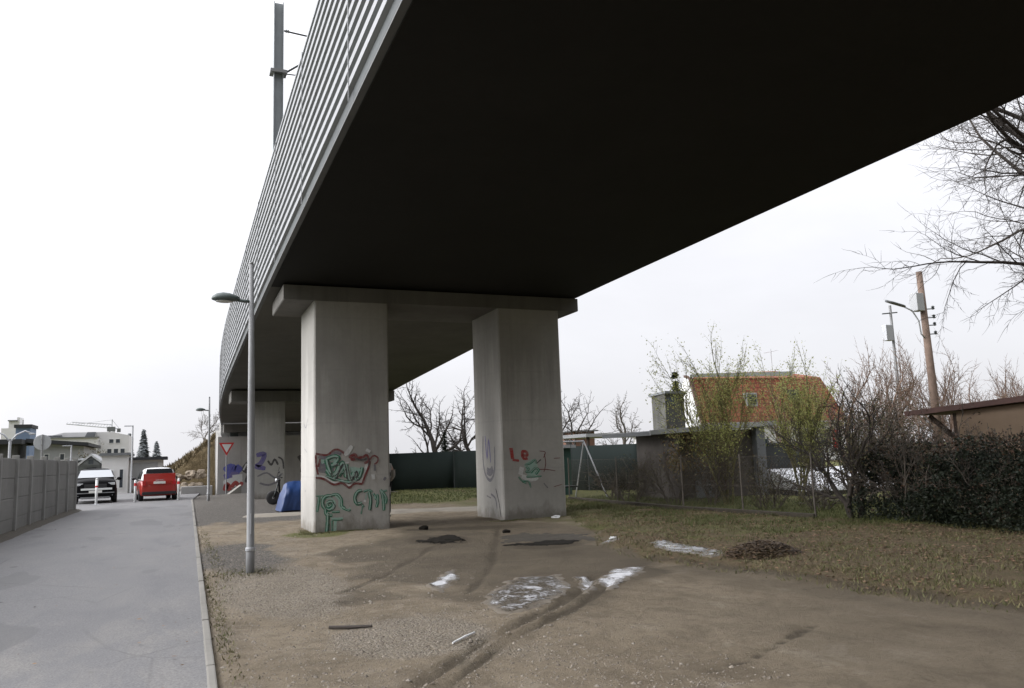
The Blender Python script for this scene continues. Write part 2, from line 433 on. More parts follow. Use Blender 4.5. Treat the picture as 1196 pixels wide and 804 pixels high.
def hill_mat():
    m, nt, b = new_mat('embankment_scrub')
    vec = obj_vec(nt, True)
    n1 = noise_n(nt, vec, .5, 8, .7); n2 = noise_n(nt, vec, 4, 8, .75)
    c = ramp(nt, n1, [(.3, (.135, .10, .055)), (.55, (.185, .145, .085)), (.75, (.12, .105, .055))])
    c = mix(nt, ramp(nt, n2, [(.35, .6), (.55, 0)]), c, (.07, .055, .03))
    nt.links.new(c, b.inputs['Base Color']); b.inputs['Roughness'].default_value = .95
    b.inputs['Specular IOR Level'].default_value = .1
    bump(nt, b, n2, .8, .2)
    return m
M['hill'] = hill_mat()
def paint(name, col, wear=.55):
    # sprayed paint, worn so that the concrete shows through in spots
    m, nt, b = new_mat(name)
    vec = obj_vec(nt)
    f = noise_n(nt, vec, 14, 7, .75)
    c = mix(nt, ramp(nt, f, [(.44, 0), (.66, wear)]), col, (.30, .29, .27))
    nt.links.new(c, b.inputs['Base Color']); b.inputs['Roughness'].default_value = .7
    return m
PG = paint('spray_green', (.025, .19, .105)); PM = paint('spray_mint', (.33, .50, .43)); PR = paint('spray_dark_red', (.17, .03, .03))
PRED = paint('spray_red', (.36, .035, .03)); PW = paint('spray_white', (.62, .63, .62), .4); PP = paint('spray_violet', (.13, .11, .30))
PK = paint('spray_black', (.05, .045, .05)); PGY = paint('spray_grey', (.17, .165, .19), .7); PBL = paint('spray_blue', (.08, .09, .36), .4)
PAINTS = [PG, PM, PR, PRED, PW, PP, PK, PGY, PBL]
GI = dict(g=0, m=1, r=2, R=3, w=4, p=5, k=6, y=7, b=8)

# ------------------------------------------------------------------ ground
def sst(a, b, x):
    t = max(0, min(1, (x - a) / (b - a))); return t * t * (3 - 2 * t)
def pl_dist(x, y, pts):
    best = 1e9
    for (ax, ay), (bx, by) in zip(pts, pts[1:]):
        dx, dy = bx - ax, by - ay; t = max(0, min(1, ((x - ax) * dx + (y - ay) * dy) / (dx * dx + dy * dy)))
        d = math.hypot(x - ax - t * dx, y - ay - t * dy)
        if d < best: best = d
    return best
def interp(tab, y):
    if y <= tab[0][0]: return tab[0][1]
    for (a, va), (b, vb) in zip(tab, tab[1:]):
        if y <= b: return va + (vb - va) * (y - a) / (b - a)
    return tab[-1][1]
def kerb_x(y): return .20 + .0128 * y
VERGE = [(-5, 7.6), (2, 7.2), (5, 7.0), (6.75, 6.85), (8, 6.66), (9.3, 6.6), (10.1, 6.35), (12.2, 6.7), (14.5, 7.9), (16.3, 8.4), (18.3, 9.3), (21, 9.9), (24, 9.6), (40, 9.6)]
FENCEX = [(6, 12.45), (12, 12.2), (17, 11.65), (23, 11.75), (30, 12.2)]
RUTA = [(4.95, 9.3), (4.72, 8.91), (3.54, 7.64), (2.41, 6.61), (1.82, 5.94), (1.0, 5.1)]
RUTB = [(5.0, 8.9), (4.52, 8.32), (3.61, 7.39), (2.75, 6.66), (1.99, 5.84), (1.2, 4.95)]
RUTM = [(4.98, 9.1), (4.62, 8.62), (3.57, 7.52), (2.58, 6.63), (1.9, 5.9), (1.1, 5.0)]
RUTC = [(6.69, 16.92), (4.45, 11.55), (3.57, 9.73), (3.18, 9.1)]
RUTD = [(1.96, 10.08), (2.68, 11.07), (4.14, 13.89), (4.75, 14.78)]
RUTE = [(5.3, 5.75), (4.87, 5.54), (4.11, 5.16), (3.58, 4.99)]
def gz(x, y):
    z = 0.0
    if x < kerb_x(y) + .02 and x > -5 and y < 46: return -.07
    n = mn.noise(V((x * .8, y * .8, 0))) * .03 + mn.noise(V((x * 3, y * 3, 4))) * .012 + mn.noise(V((x * 9, y * 9, 2))) * .005
    w = sst(0, .6, x - kerb_x(y)) if x > 0 else 1
    z += -.012 + n * w
    if x > 0:
        vb = interp(VERGE, y)
        z += .09 * sst(-.15, .5, x - vb + mn.noise(V((x * 2, y * 2, 9))) * .25)
        for pts, dep, wd in ((RUTA, .028, .05), (RUTB, .024, .045), (RUTC, .016, .05), (RUTD, .012, .05), (RUTE, .02, .05)):
            if min(p[0] for p in pts) - 1 < x < max(p[0] for p in pts) + 1 and min(p[1] for p in pts) - 1 < y < max(p[1] for p in pts) + 1:
                d = pl_dist(x, y, pts)
                z += -dep * math.exp(-(d / wd) ** 2) + dep * .45 * math.exp(-((d - wd * 2.1) / (wd * .8)) ** 2)
        z -= .02 * sst(.7, .2, abs(y - 13) / 6) * sst(2.5, 4, x) * sst(7, 6, x)
    if y > 46: z -= .5 * sst(46, 55, y) * sst(-6, -1, x) * sst(30, 10, x)
    return z
def bump2(x, y, cx, cy, rx, ry): return max(0, 1 - ((x - cx) / rx) ** 2 - ((y - cy) / ry) ** 2)
def masks(x, y):
    vb = interp(VERGE, y); fx = interp(FENCEX, y)
    nz = mn.noise(V((x * 1.3, y * 1.3, 3)))
    grass = sst(-.3, .4, x - vb + nz * .3) if x > 0 else 0
    if y > 27 and x > 5: grass = max(grass, sst(27, 28.5, y))
    mud = 0
    mud = max(mud, .9 * min(1, 1.8 * bump2(x + .9 * nz, y + 1.6 * mn.noise(V((x * .9, y * .9, 5))), 4.6, 12.3, 2.7, 5.2)))
    mud = max(mud, .42 * sst(9.5, 6, y) * sst(3.2, 5, x))
    mud = max(mud, .6 * min(1, 1.5 * bump2(x + .6 * mn.noise(V((x * 1.9, y * 1.9, 8))), y + 1.4 * nz, 2.2, 9.9, .55, 1.1)))
    mud = max(mud, .6 * min(1, 2 * bump2(x, y, 6.2, 15.5, 2.4, 4)))
    if y < 9.5 and x > 5.5: mud = max(mud, .55 * sst(1.4, .2, vb - x))
    gravel = .35 + .35 * nz
    gravel = max(gravel, 1.0 * min(1, 2 * bump2(x, y, 2.0, 7.3, .85, 1.0)))
    gravel = max(gravel, .8 * min(1, 2 * bump2(x, y, 1.3, 11, 1.0, 3)))
    gravel *= sst(4.5, 2.5, x)
    rut = 0
    for pts, wd in ((RUTA, .10), (RUTB, .075), (RUTC, .07), (RUTD, .07), (RUTE, .05)):
        if min(p[0] for p in pts) - 1 < x < max(p[0] for p in pts) + 1 and min(p[1] for p in pts) - 1 < y < max(p[1] for p in pts) + 1:
            d = pl_dist(x, y, pts); w_ = wd * (1 + .8 * mn.noise(V((x * 2.5, y * 2.5, 6)))); rut = max(rut, math.exp(-(d / w_) ** 2) * (.8 + .5 * mn.noise(V((x * 1.7, y * 1.7, 2)))))
    if RUTA[-1][1] < y < 9.3: rut = max(rut, .38 * sst(.42, .2, pl_dist(x, y, RUTM)))
    rut = max(rut, .8 * min(1, 1.6 * bump2(x, y, 4.8, 15.3, .8, 1.1)))
    rut = max(rut, .8 * min(1, 1.6 * bump2(x, y, 6.1, 13.1, .9, .7)))
    rut = max(rut, .8 * sst(.9, .1, abs(y - 17.9 + .35 * (x - 4)) / 1) * sst(4.3, 5, x) * sst(8, 6.5, x))
    if y < 10.5 and x > 5: rut = max(rut, .7 * math.exp(-((x - vb - .12) / .16) ** 2))
    green = 0
    if x > fx - .2: green = sst(-.2, .5, x - fx)
    if 27 < y < 44 and x > 5: green = max(green, sst(27, 28, y) * (1 - .8 * math.exp(-((x - 11.5 + .25 * (y - 34)) / 1.0) ** 2)))
    green = max(green, .75 * sst(.6, 0, math.hypot(x - 2.9, (y - 18.3)) - .5))
    if 8 < x < fx and y > 11: green = max(green, .48 + .3 * nz)
    if x < -6: green = .8
    grit = 0
    if x > 0:
        grit = max(grit, sst(22, 24.5, y + nz * 2) * sst(5.2, 4.4, x))
        grit = max(grit, .85 * min(1, 1.3 * bump2(x + .5 * nz, y + 1.2 * nz, 1.05, 15.0, 1.05, 3.3)))
    if y > 40 and x < 8: grit = 1
    return (grass, mud, gravel), (rut, green, grit)

def ground():
    def line(fs, fe, step, lo, hi):
        L = []; x = fs
        while x <= fe: L.append(x); x += step
        s = step; x = L[-1]
        while x < hi: s *= 1.35; x += s; L.append(x)
        s = step; x = L[0]; A = []
        while x > lo: s *= 1.35; x -= s; A.append(x)
        return A[::-1] + L
    X = line(.1, 13.5, .085, -300, 400); Y = line(3.0, 22, .10, -200, 500)
    me = bpy.data.meshes.new('ground'); nx, ny = len(X), len(Y)
    vs = [(x, y, gz(x, y)) for y in Y for x in X]
    fs = [(j * nx + i, j * nx + i + 1, (j + 1) * nx + i + 1, (j + 1) * nx + i) for j in range(ny - 1) for i in range(nx - 1)]
    me.from_pydata(vs, [], fs)
    ca = me.color_attributes.new('mask', 'FLOAT_COLOR', 'POINT'); cb = me.color_attributes.new('maskb', 'FLOAT_COLOR', 'POINT')
    A = []; B = []
    for y in Y:
        for x in X:
            a, b = masks(x, y); A += [*a, 1]; B += [*b, 1]
    ca.data.foreach_set('color', A); cb.data.foreach_set('color', B)
    me.polygons.foreach_set('use_smooth', [True] * len(me.polygons))
    me.materials.append(M['ground'])
    o = bpy.data.objects.new('ground', me); COL.objects.link(o); o['kind'] = 'structure'
ground()

# asphalt path: gentle crown, widening to the cross road
def path():
    mb = MB(); rows = []
    ys = [-30, -10, 0] + [y * 1.0 for y in range(2, 42)] + [44, 48, 52, 56]
    for y in ys:
        xr = kerb_x(y); xl = -3.72 + .03 * mn.noise(V((0, y * .9, 0)))
        if y < 18: xl = -3.9 - (18 - y) * .03
        if y > 35.5: xl = -3.6 - (y - 35.5) * 1.6
        if y > 41: xr = kerb_x(y) + (y - 41) * .05
        rows.append([(xl + (xr - xl) * t, y, .02 * math.sin(PI * t) + .004) for t in [i / 8 for i in range(9)]])
    mb.loft(rows, closed=False, caps=False)
    o = mb.build('asphalt_path', M['asphalt'], smooth=True); o['kind'] = 'structure'
path()
mb = MB()
y = -6.0
while y < 41:
    mb.box(kerb_x(y) - .034, kerb_x(y) + .034, y + .004, y + .996, -.12, .022 + rnd.uniform(-.008, .008), bev=.014, rz=-.0128 + rnd.uniform(-.004, .004))
    y += 1.0
o = mb.build('kerb', M['kerb']); o['kind'] = 'structure'
# sandy walks crossing under the viaduct
def strip(name, pts, w, mat, z=.035):
    mb = MB(); rows = []
    pts = [V((*p, 0)) for p in pts]
    q = []
    for a, b in zip(pts, pts[1:]):
        n = max(2, int((b - a).length / .4))
        q += [a.lerp(b, i / n) for i in range(n)]
    q.append(pts[-1])
    for i, p in enumerate(q):
        d = (q[min(i + 1, len(q) - 1)] - q[max(i - 1, 0)]).normalized(); s = V((-d.y, d.x, 0))
        e1 = w / 2 * (1 + .25 * mn.noise(V((i * .5, 0, 1)))); e2 = w / 2 * (1 + .25 * mn.noise(V((i * .5, 7, 1))))
        rows.append([tuple(p + s * (e1 * (1 - t) - e2 * t) + V((0, 0, z if 0 < t < 1 else -.02))) for t in (0, .12, .5, .88, 1)])
    mb.loft(rows, closed=False, caps=False)
    o = mb.build(name, mat, smooth=True, fix=False); o['kind'] = 'structure'
    return o
strip('sandy_path', [(2.0, 25.9), (3.6, 25.5), (6.5, 23.8), (9.0, 22.8)], 1.5, M['sandpath'])
strip('garden_path', [(8.2, 43), (10.6, 35.5), (12.6, 30), (14, 27)], .9, M['sandpath'])

# melting ice left on the mud
def patch(name, pts, mat, z=.006, jag=.10, res=.04, holes=0.0, th=.008):
    # irregular sheet following the ground; thick in the middle, feathering into the mud
    xs = [p[0] for p in pts]; ys = [p[1] for p in pts]
    def inside(x, y):
        c = False; j = len(pts) - 1
        for i in range(len(pts)):
            if (pts[i][1] > y) != (pts[j][1] > y) and x < (pts[j][0] - pts[i][0]) * (y - pts[i][1]) / (pts[j][1] - pts[i][1]) + pts[i][0]: c = not c
            j = i
        return c
    x0, x1, y0, y1 = min(xs) - .15, max(xs) + .15, min(ys) - .15, max(ys) + .15
    nx, ny = int((x1 - x0) / res) + 1, int((y1 - y0) / res) + 1
    idx = {}; vs = []; fs = []; E = []
    ring = pts + [pts[0]]
    for j in range(ny):
        for i in range(nx):
            x, y = x0 + i * res, y0 + j * res
            d = pl_dist(x, y, ring); d = d if inside(x, y) else -d
            d += jag * mn.noise(V((x * 4, y * 4, 5))) + jag * .5 * mn.noise(V((x * 11, y * 11, 2)))
            if d > -.04:
                idx[(i, j)] = len(vs); k = sst(-.02, .18, d)
                vs.append((x, y, gz(x, y) + z + th * k - .02 * (1 - sst(-.04, .02, d)))); E.append(k * (1 - holes))
    for j in range(ny - 1):
        for i in range(nx - 1):
            q = [(i, j), (i + 1, j), (i + 1, j + 1), (i, j + 1)]
            if all(k in idx for k in q): fs.append([idx[k] for k in q])
    me = bpy.data.meshes.new(name); me.from_pydata(vs, [], fs)
    ca = me.color_attributes.new('edge', 'FLOAT_COLOR', 'POINT'); ca.data.foreach_set('color', [c for e in E for c in (e, e, e, 1)])
    me.polygons.foreach_set('use_smooth', [True] * len(me.polygons)); me.materials.append(mat)
    o = bpy.data.objects.new(name, me); COL.objects.link(o); return o
ICE = 'old ice left on the muddy ground'
for pts, holes, lab in (
    ([(2.94, 10.01), (2.96, 9.32), (3.56, 10.43), (3.72, 11.2), (3.27, 10.46)], .12, 'white ice patch on mud just in front of the gap between the piers'),
    ([(3.16, 8.58), (3.0, 7.48), (3.7, 7.98), (4.36, 8.71), (4.8, 9.9), (4.15, 10.0)], .52, 'broad mottled grey ice sheet with mud showing through'),
    ([(4.72, 9.41), (4.32, 8.32), (4.6, 8.54), (4.92, 9.27)], .05, 'small bright ice wedge where the tyre rut ends'),
    ([(4.72, 8.76), (5.41, 9.64), (6.01, 9.69), (5.54, 9.08), (4.7, 8.4)], .12, 'long white ice sheet right of the tyre rut end'),
    ([(7.06, 11.33), (7.52, 11.55), (7.45, 10.09), (7.26, 9.49), (6.95, 9.51), (6.85, 10.54)], .25, 'broken white ice strip along the edge of the grass verge'),
    ([(6.88, 12.59), (7.27, 12.79), (7.07, 12.26), (6.78, 12.18)], .3, 'smallest ice scrap, near the verge toward the right pier')):
    tag(patch('ice_patch', pts, M['ice'], holes=holes), lab, 'ice', 'old ice on the mud')
tag(patch('wet_mud', [(5.32, 13.6), (5.8, 13.75), (6.67, 13.6), (6.9, 13.2), (6.5, 12.95), (5.9, 13.2)], M['sootmud'], z=.0, th=.02, jag=.22), 'long black strip of wet mud below the right pier', 'mud', 'black mud under the viaduct')
tag(patch('wet_mud', [(4.35, 15.1), (4.9, 15.9), (5.25, 15.7), (5.2, 14.9), (4.7, 14.6)], M['sootmud'], z=.0, th=.03, jag=.38), 'ragged black mud patch between the two piers', 'mud', 'black mud under the viaduct')
tag(patch('dark_earth', [(5.6, 14.0), (7.2, 13.0), (7.4, 14.2), (6.6, 15.3), (5.8, 15.0)], M['darkcrust'], z=-.004, th=.012, jag=.3), 'dark damp earth patch in front of the right pier', 'earth')

# ------------------------------------------------------------------ viaduct
SOF = [(-40, 6.2), (-10, 6.02), (0, 5.94), (6, 5.88), (11, 5.82), (18.5, 5.71), (22.5, 5.60), (27, 5.42), (32, 5.22), (38, 4.97), (46, 4.60), (54, 4.22), (75, 3.35), (120, 2.6), (170, 2.3)]
def sof(y):
    return (interp(SOF, y - 2) + interp(SOF, y) * 2 + interp(SOF, y + 2)) / 4
def shift(y): return .0016 * max(0, y - 34) ** 2 if y < 75 else .0016 * 41 ** 2 + .1312 * (y - 75)
viaduct = thing('viaduct', 'grey concrete railway viaduct on paired square piers with ribbed metal side barrier', 'viaduct', (0, 0, 0))
XL, XR = 1.97, 9.78
ys = [-40, -30, -20, -12, -6, 0, 3, 6, 9, 12, 15, 17, 19, 21, 23, 25, 27, 30, 33, 36, 39, 42, 45, 48, 51, 54]
ys2 = ys + [58, 62, 66, 70, 75, 82, 90, 100, 115, 130]
mb = MB()
# box-shaped deck with thin cantilever edges
def decksec(y):
    s, z = shift(y), sof(y)
    return [V((XL + s, y, z)), V((XR + s, y, z - .02)), V((XR + s + .02, y, z + .55)), V((XR + s - .15, y, z + .9)), V((XL + s + .15, y, z + .9)), V((XL + s, y, z + .55))]
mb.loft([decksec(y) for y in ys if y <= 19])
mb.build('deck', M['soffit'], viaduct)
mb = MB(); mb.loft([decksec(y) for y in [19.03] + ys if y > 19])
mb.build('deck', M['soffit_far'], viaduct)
mb = MB()
mb.loft([[V((XL + shift(y), y, -.6)), V((XR + shift(y), y, -.6)), V((XR + shift(y), y, sof(y) + .9)), V((XL + shift(y), y, sof(y) + .9))] for y in ys2 if y > 57])
mb.build('ramp_body', M['conc2'], viaduct)
# ribbed noise barrier (left); built as a swept profile
def sweep(prof, yl, m=0, mb=None, dx=0, mats=None):
    mb = mb or MB()
    rows = [[V((px + shift(y) + dx, y, pz + sof(y))) for px, pz in prof] for y in yl]
    mb.loft(rows, m, closed=True, caps=True); return mb
yb = sorted(set(ys2 + [y * 4.0 for y in range(-9, 30)]))
z0 = .26; per = .228; nr = 11
prof = [(1.975, z0), (1.90, z0)]
for i in range(nr):
    za = z0 + i * per
    prof += [(1.845, za + .012), (1.85, za + .118), (1.915, za + .128), (1.915, za + per - .002)]
prof += [(1.85, z0 + nr * per), (1.85, z0 + nr * per + .06), (1.99, z0 + nr * per + .06)]
mbb = sweep(prof, yb); npf = len(prof)
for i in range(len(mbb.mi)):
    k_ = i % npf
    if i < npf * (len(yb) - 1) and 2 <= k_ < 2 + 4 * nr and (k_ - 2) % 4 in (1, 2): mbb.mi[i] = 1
for k in range(-6, 26):
    y = k * 4 + 1.2; s_, z_ = shift(y), sof(y)
    mbb.box(1.838 + s_, 1.85 + s_, y - .01, y + .01, z_ + .09, z_ + z0 + nr * per + .05, 0)
mbb.build('noise_barrier', [M['alu'], M['alu_dark']], viaduct)
mb = sweep([(1.99, .10), (1.90, .10), (1.90, .25), (1.99, .25)], yb)
mb.build('barrier_channel', M['darkmetal'], viaduct)
mb = sweep([(2.0, .02), (1.88, .02), (1.88, .05), (1.91, .06), (1.91, .095), (2.0, .095)], yb)
mb.build('edge_flange', plain('flange_steel', (.10, .105, .105), .55, .2, .12, 3), viaduct)
prof = [(9.80, .56), (9.92, .56), (9.92, 2.6), (9.80, 2.6)]
sweep(prof, ys2).build('far_side_barrier', M['alu'], viaduct)
mb = MB()
for (yc, z1, xx) in ((18.48, 5.71, 0),):
    pass
def pier(x0, x1, y0, y1, ztop, ch=.035, sh=0):
    mb = MB(); zs = [-.4, .6, 1.8, 3.0, 4.2, ztop]
    def ring(z):
        return [V(p) for p in ((x0 + ch, y0, z), (x1 - ch, y0, z), (x1, y0 + ch, z), (x1, y1 - ch, z), (x1 - ch, y1, z), (x0 + ch, y1, z), (x0, y1 - ch, z), (x0, y0 + ch, z))]
    mb.loft([ring(z) for z in zs]); return mb
def crossbeam(y0, y1, za, zb, xa, xb, s=0):
    mb = MB(); mb.prism([(xa + s + .02, za), (xb + s - .02, za), (xb + s, za + .02), (xb + s, zb), (xa + s, zb), (xa + s, za + .02)], 'Y', y0, y1)
    return mb
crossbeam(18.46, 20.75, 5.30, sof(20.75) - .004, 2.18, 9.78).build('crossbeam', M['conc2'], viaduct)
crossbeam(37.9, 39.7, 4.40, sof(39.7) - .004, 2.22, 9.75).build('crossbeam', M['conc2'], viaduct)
PL = pier(2.87, 4.62, 18.48, 20.55, 5.298).build('pier', M['conc'], viaduct); PL['label'] = 'pier sprayed with green and dark red tags'
PR_ = pier(7.47, 9.20, 18.48, 20.4, 5.298).build('pier', M['conc'], viaduct); PR_['label'] = 'pier with a small red and mint tag'
P3 = pier(3.2, 4.62, 38.1, 39.5, 4.398).build('pier', M['conc'], viaduct)
P4 = pier(7.5, 9.0, 38.1, 39.5, 4.398).build('pier', M['conc'], viaduct)
mb = MB()
mb.box(2.62, 10.9, 54, 57.4, -1, 3.35); mb.box(2.62, 10.9, 55.4, 57.4, 3.35, 4.3)
mb.prism([(54, -1), (54, 3.35), (57.4, 3.9), (60, 3.9), (60, -1)], 'X', 2.40, 2.615)
AB = mb.build('abutment', M['abut'], viaduct)
mb = MB()
mb.box(2.75, 10.4, 54.15, 55.3, sof(55) - .55, sof(55) - .03)
mb.build('end_beam', M['conc2'], viaduct)
for x in (3.4, 8.4):
    mb = MB(); mb.box(x - .25, x + .25, 54.4, 54.9, 3.352, sof(55) - .552)
    mb.build('bearing', M['darkmetal'], viaduct)

# graffiti: sprayed strokes standing a hair proud of the concrete
def strokes(mb, S_, fn, fat=1.0):
    k = 0
    S_ = list(S_) + [('m', w_ * .32, [(a_ - w_ * .16, b_ - w_ * .2) for a_, b_ in pp]) for i_, w_, pp in S_ if i_ == 'g'] + [('k', w_ * .16, [(a_ + w_ * .5, b_ + w_ * .35) for a_, b_ in pp]) for i_, w_, pp in S_ if i_ == 'g' and w_ > 15]
    for (ink, w, pts) in S_:
        k += 1
        P = []
        if len(pts) > 2:   # Catmull-Rom smoothing
            q = [pts[0]] + list(pts) + [pts[-1]]
            for i in range(1, len(q) - 2):
                for t in (0, .25, .5, .75):
                    p0, p1, p2, p3 = q[i - 1:i + 3]
                    P.append(tuple(.5 * ((2 * p1[d]) + (-p0[d] + p2[d]) * t + (2 * p0[d] - 5 * p1[d] + 4 * p2[d] - p3[d]) * t * t + (-p0[d] + 3 * p1[d] - 3 * p2[d] + p3[d]) * t ** 3) for d in (0, 1)))
            P.append(pts[-1])
        else: P = list(pts)
        A = []; B = []
        for i, p in enumerate(P):
            a = P[max(i - 1, 0)]; b_ = P[min(i + 1, len(P) - 1)]
            d = V((b_[0] - a[0], b_[1] - a[1])); d = d.normalized() if d.length > 0 else V((1, 0))
            ww = fat * w / 2 * (1 + .22 * mn.noise(V((p[0] * .07, p[1] * .07, k)))) * (.72 if i in (0, len(P) - 1) else 1)
            A.append((p[0] - d.y * ww, p[1] + d.x * ww)); B.append((p[0] + d.y * ww, p[1] - d.x * ww))
        off = .0025 + .0004 * k
        for i in range(len(P) - 1):
            mb.face([fn(*A[i], off), fn(*B[i], off), fn(*B[i + 1], off), fn(*A[i + 1], off)], GI[ink])
def blobpts(cx, cy, rx, ry, ink): return (ink, ry * 2, [(cx - rx, cy), (cx, cy), (cx + rx, cy)])
sc = .00316
def fL(cx, cy, o): return (2.875 + (cx - 41) * sc, 18.48 - o, (698 - .046 * (cx - 41) - cy) * sc)
G1 = [
 ('y', 14, [(70, 165), (130, 168), (190, 130), (235, 140)]),
 ('r', 9, [(50, 140), (130, 150), (190, 110), (240, 122), (262, 152)]), ('r', 8, [(52, 150), (56, 230), (70, 290)]), ('r', 10, [(82, 180), (70, 235)]),
 ('w', 9, [(55, 300), (110, 308), (180, 346), (240, 334), (288, 364), (330, 338), (380, 340)]),
 ('r', 9, [(50, 312), (108, 320), (180, 360), (240, 348), (290, 382), (330, 353), (388, 356)]),
 ('w', 12, [(372, 345), (392, 290), (415, 235), (425, 205)]), ('r', 9, [(388, 352), (408, 295), (432, 238), (445, 190)]),
 ('g', 22, [(128, 180), (140, 230), (160, 285)]), ('g', 20, [(130, 180), (185, 160), (215, 172), (188, 212), (165, 225)]),
 ('g', 18, [(165, 228), (215, 215), (200, 270), (165, 300)]), ('m', 9, [(150, 190), (190, 178), (178, 215)]),
 ('g', 20, [(180, 320), (215, 255), (245, 205), (262, 250), (268, 310)]), ('g', 14, [(205, 280), (262, 270)]), ('m', 8, [(195, 310), (230, 240), (246, 225)]),
 ('g', 20, [(272, 215), (280, 270), (300, 330), (325, 270)]), ('g', 18, [(325, 270), (340, 320), (370, 300), (388, 235)]),
 ('m', 10, [(285, 225), (295, 290), (310, 310)]), ('m', 8, [(340, 290), (372, 250)]), ('k', 6, [(200, 325), (246, 210), (275, 320)]), ('k', 6, [(262, 222), (300, 345), (345, 262), (352, 325)]),
 ('w', 14, [(258, 152), (285, 115), (312, 80)]), ('w', 7, [(280, 150), (318, 92)]), ('w', 8, [(262, 205), (290, 200)]),
 ('r', 15, [(290, 168), (330, 142), (342, 172), (300, 178)]), ('r', 12, [(342, 170), (392, 160), (420, 145), (432, 188), (400, 205)]), ('k', 8, [(330, 170), (380, 182), (430, 170)]),
 ('r', 8, [(432, 188), (470, 150), (502, 165), (498, 195), (475, 212)]), ('k', 6, [(440, 165), (430, 225)]),
 ('w', 20, [(415, 106), (445, 122)]), ('y', 14, [(478, 215), (480, 260)]), ('w', 22, [(464, 285), (468, 322)]), ('y', 24, [(545, 312), (560, 322)]),
]
G2 = [
 ('g', 8, [(55, 442), (105, 438)]), ('g', 12, [(78, 445), (70, 500), (62, 552)]), ('m', 7, [(88, 450), (110, 470)]),
 ('g', 17, [(165, 440), (122, 446), (100, 480), (112, 522), (150, 540), (180, 512), (162, 482), (130, 492)]), ('g', 12, [(130, 492), (140, 520), (165, 505)]), ('m', 7, [(120, 460), (160, 455), (188, 490), (170, 535)]),
 ('g', 14, [(165, 435), (205, 432), (232, 462), (238, 515), (262, 530)]), ('m', 8, [(190, 440), (218, 470), (222, 520), (275, 540), (300, 528)]), ('g', 9, [(240, 525), (285, 545), (298, 535)]),
 ('g', 15, [(120, 535), (128, 572), (170, 578)]), ('g', 13, [(165, 555), (222, 552)]), ('g', 17, [(138, 560), (135, 640), (130, 700)]), ('m', 10, [(160, 600), (245, 598)]), ('g', 9, [(170, 612), (240, 608)]), ('m', 13, [(192, 600), (188, 660), (186, 702)]), ('g', 10, [(165, 615), (168, 700)]),
 ('g', 16, [(385, 402), (350, 415), (332, 460), (348, 498), (385, 492)]), ('g', 10, [(380, 505), (400, 520)]), ('g', 8, [(390, 500), (376, 572)]), ('w', 14, [(398, 472), (412, 482)]),
 ('g', 10, [(395, 412), (430, 400), (462, 412)]), ('g', 16, [(435, 410), (448, 470), (440, 545)]), ('m', 8, [(420, 420), (408, 470)]),
 ('g', 14, [(468, 425), (492, 472)]), ('g', 12, [(495, 430), (500, 480), (488, 525)]), ('m', 8, [(482, 440), (472, 462)]),
 ('g', 15, [(520, 398), (538, 450), (545, 548)]), ('g', 13, [(520, 398), (562, 452), (556, 500)]), ('g', 12, [(535, 410), (568, 402)]),
]
fill = [('y', 46, [(75, 230), (130, 240), (180, 240)]), ('m', 26, [(90, 200), (200, 150)]), ('g', 16, [(120, 300), (190, 325), (290, 345), (360, 320)]), ('g', 26, [(130, 260), (160, 300)]), ('g', 24, [(215, 300), (255, 240)]), ('g', 22, [(290, 300), (350, 300)]), ('m', 22, [(220, 260), (300, 250), (370, 260)])]
mb = MB(); strokes(mb, fill + G1[:24], fL, 1.75); mb.build('graffiti', PAINTS, PL)
mb = MB(); strokes(mb, G1[24:33], lambda a, b_, o: fL(a, b_, o + .022), 1.5); mb.build('graffiti', PAINTS, PL)
mb = MB(); strokes(mb, G2[:14], fL, 1.65); mb.build('graffiti', PAINTS, PL)
mb = MB(); strokes(mb, G2[14:], fL, 1.65); mb.build('graffiti', PAINTS, PL)
def fR(cx, cy, o): return (7.475 + (cx - 385) * .1254 / 42.9, 18.48 - o, (695 - .13 * (cx - 385) - cy) * .1254 / 46.3)
G3 = [('R', 24, [(468, 38), (480, 140)]), ('R', 16, [(478, 146), (538, 148)]), ('R', 14, [(575, 95), (615, 92), (612, 62), (580, 58), (570, 95), (585, 125), (620, 118)]),
 ('w', 60, [(535, 235), (575, 245)]), ('m', 46, [(600, 215), (660, 175), (695, 150)]), ('m', 40, [(610, 270), (680, 240), (715, 200)]), ('w', 24, [(560, 285), (640, 310), (710, 280)]),
 ('g', 9, [(590, 180), (640, 165), (690, 125), (700, 160)]), ('g', 10, [(600, 200), (630, 215), (600, 245), (640, 240)]), ('g', 12, [(645, 250), (685, 205), (720, 215), (690, 260)]), ('g', 9, [(600, 290), (660, 285), (745, 270)]), ('g', 8, [(530, 295), (560, 330), (620, 330), (640, 385)]),
 ('k', 7, [(680, 180), (745, 118)]), ('g', 12, [(560, 335), (600, 350)]),
 ('r', 4, [(735, 40), (790, 45), (770, 100)]), ('r', 4, [(780, 60), (790, 150), (770, 230)]), ('r', 4, [(720, 215), (780, 205), (880, 210)]), ('y', 8, [(765, 335), (800, 375)]), ('r', 4, [(860, 360), (940, 330)]), ('r', 4, [(870, 95), (930, 85)])]
for g_ in (G3[:3], G3[3:12], G3[12:]):
    mb = MB(); strokes(mb, g_, fR, 1.8 if g_ is not G3[12:] else 1); mb.build('graffiti', PAINTS, PR_)
def fRL(u, v, o): return (7.47 - o, 18.52 + (1.6 - u), v)
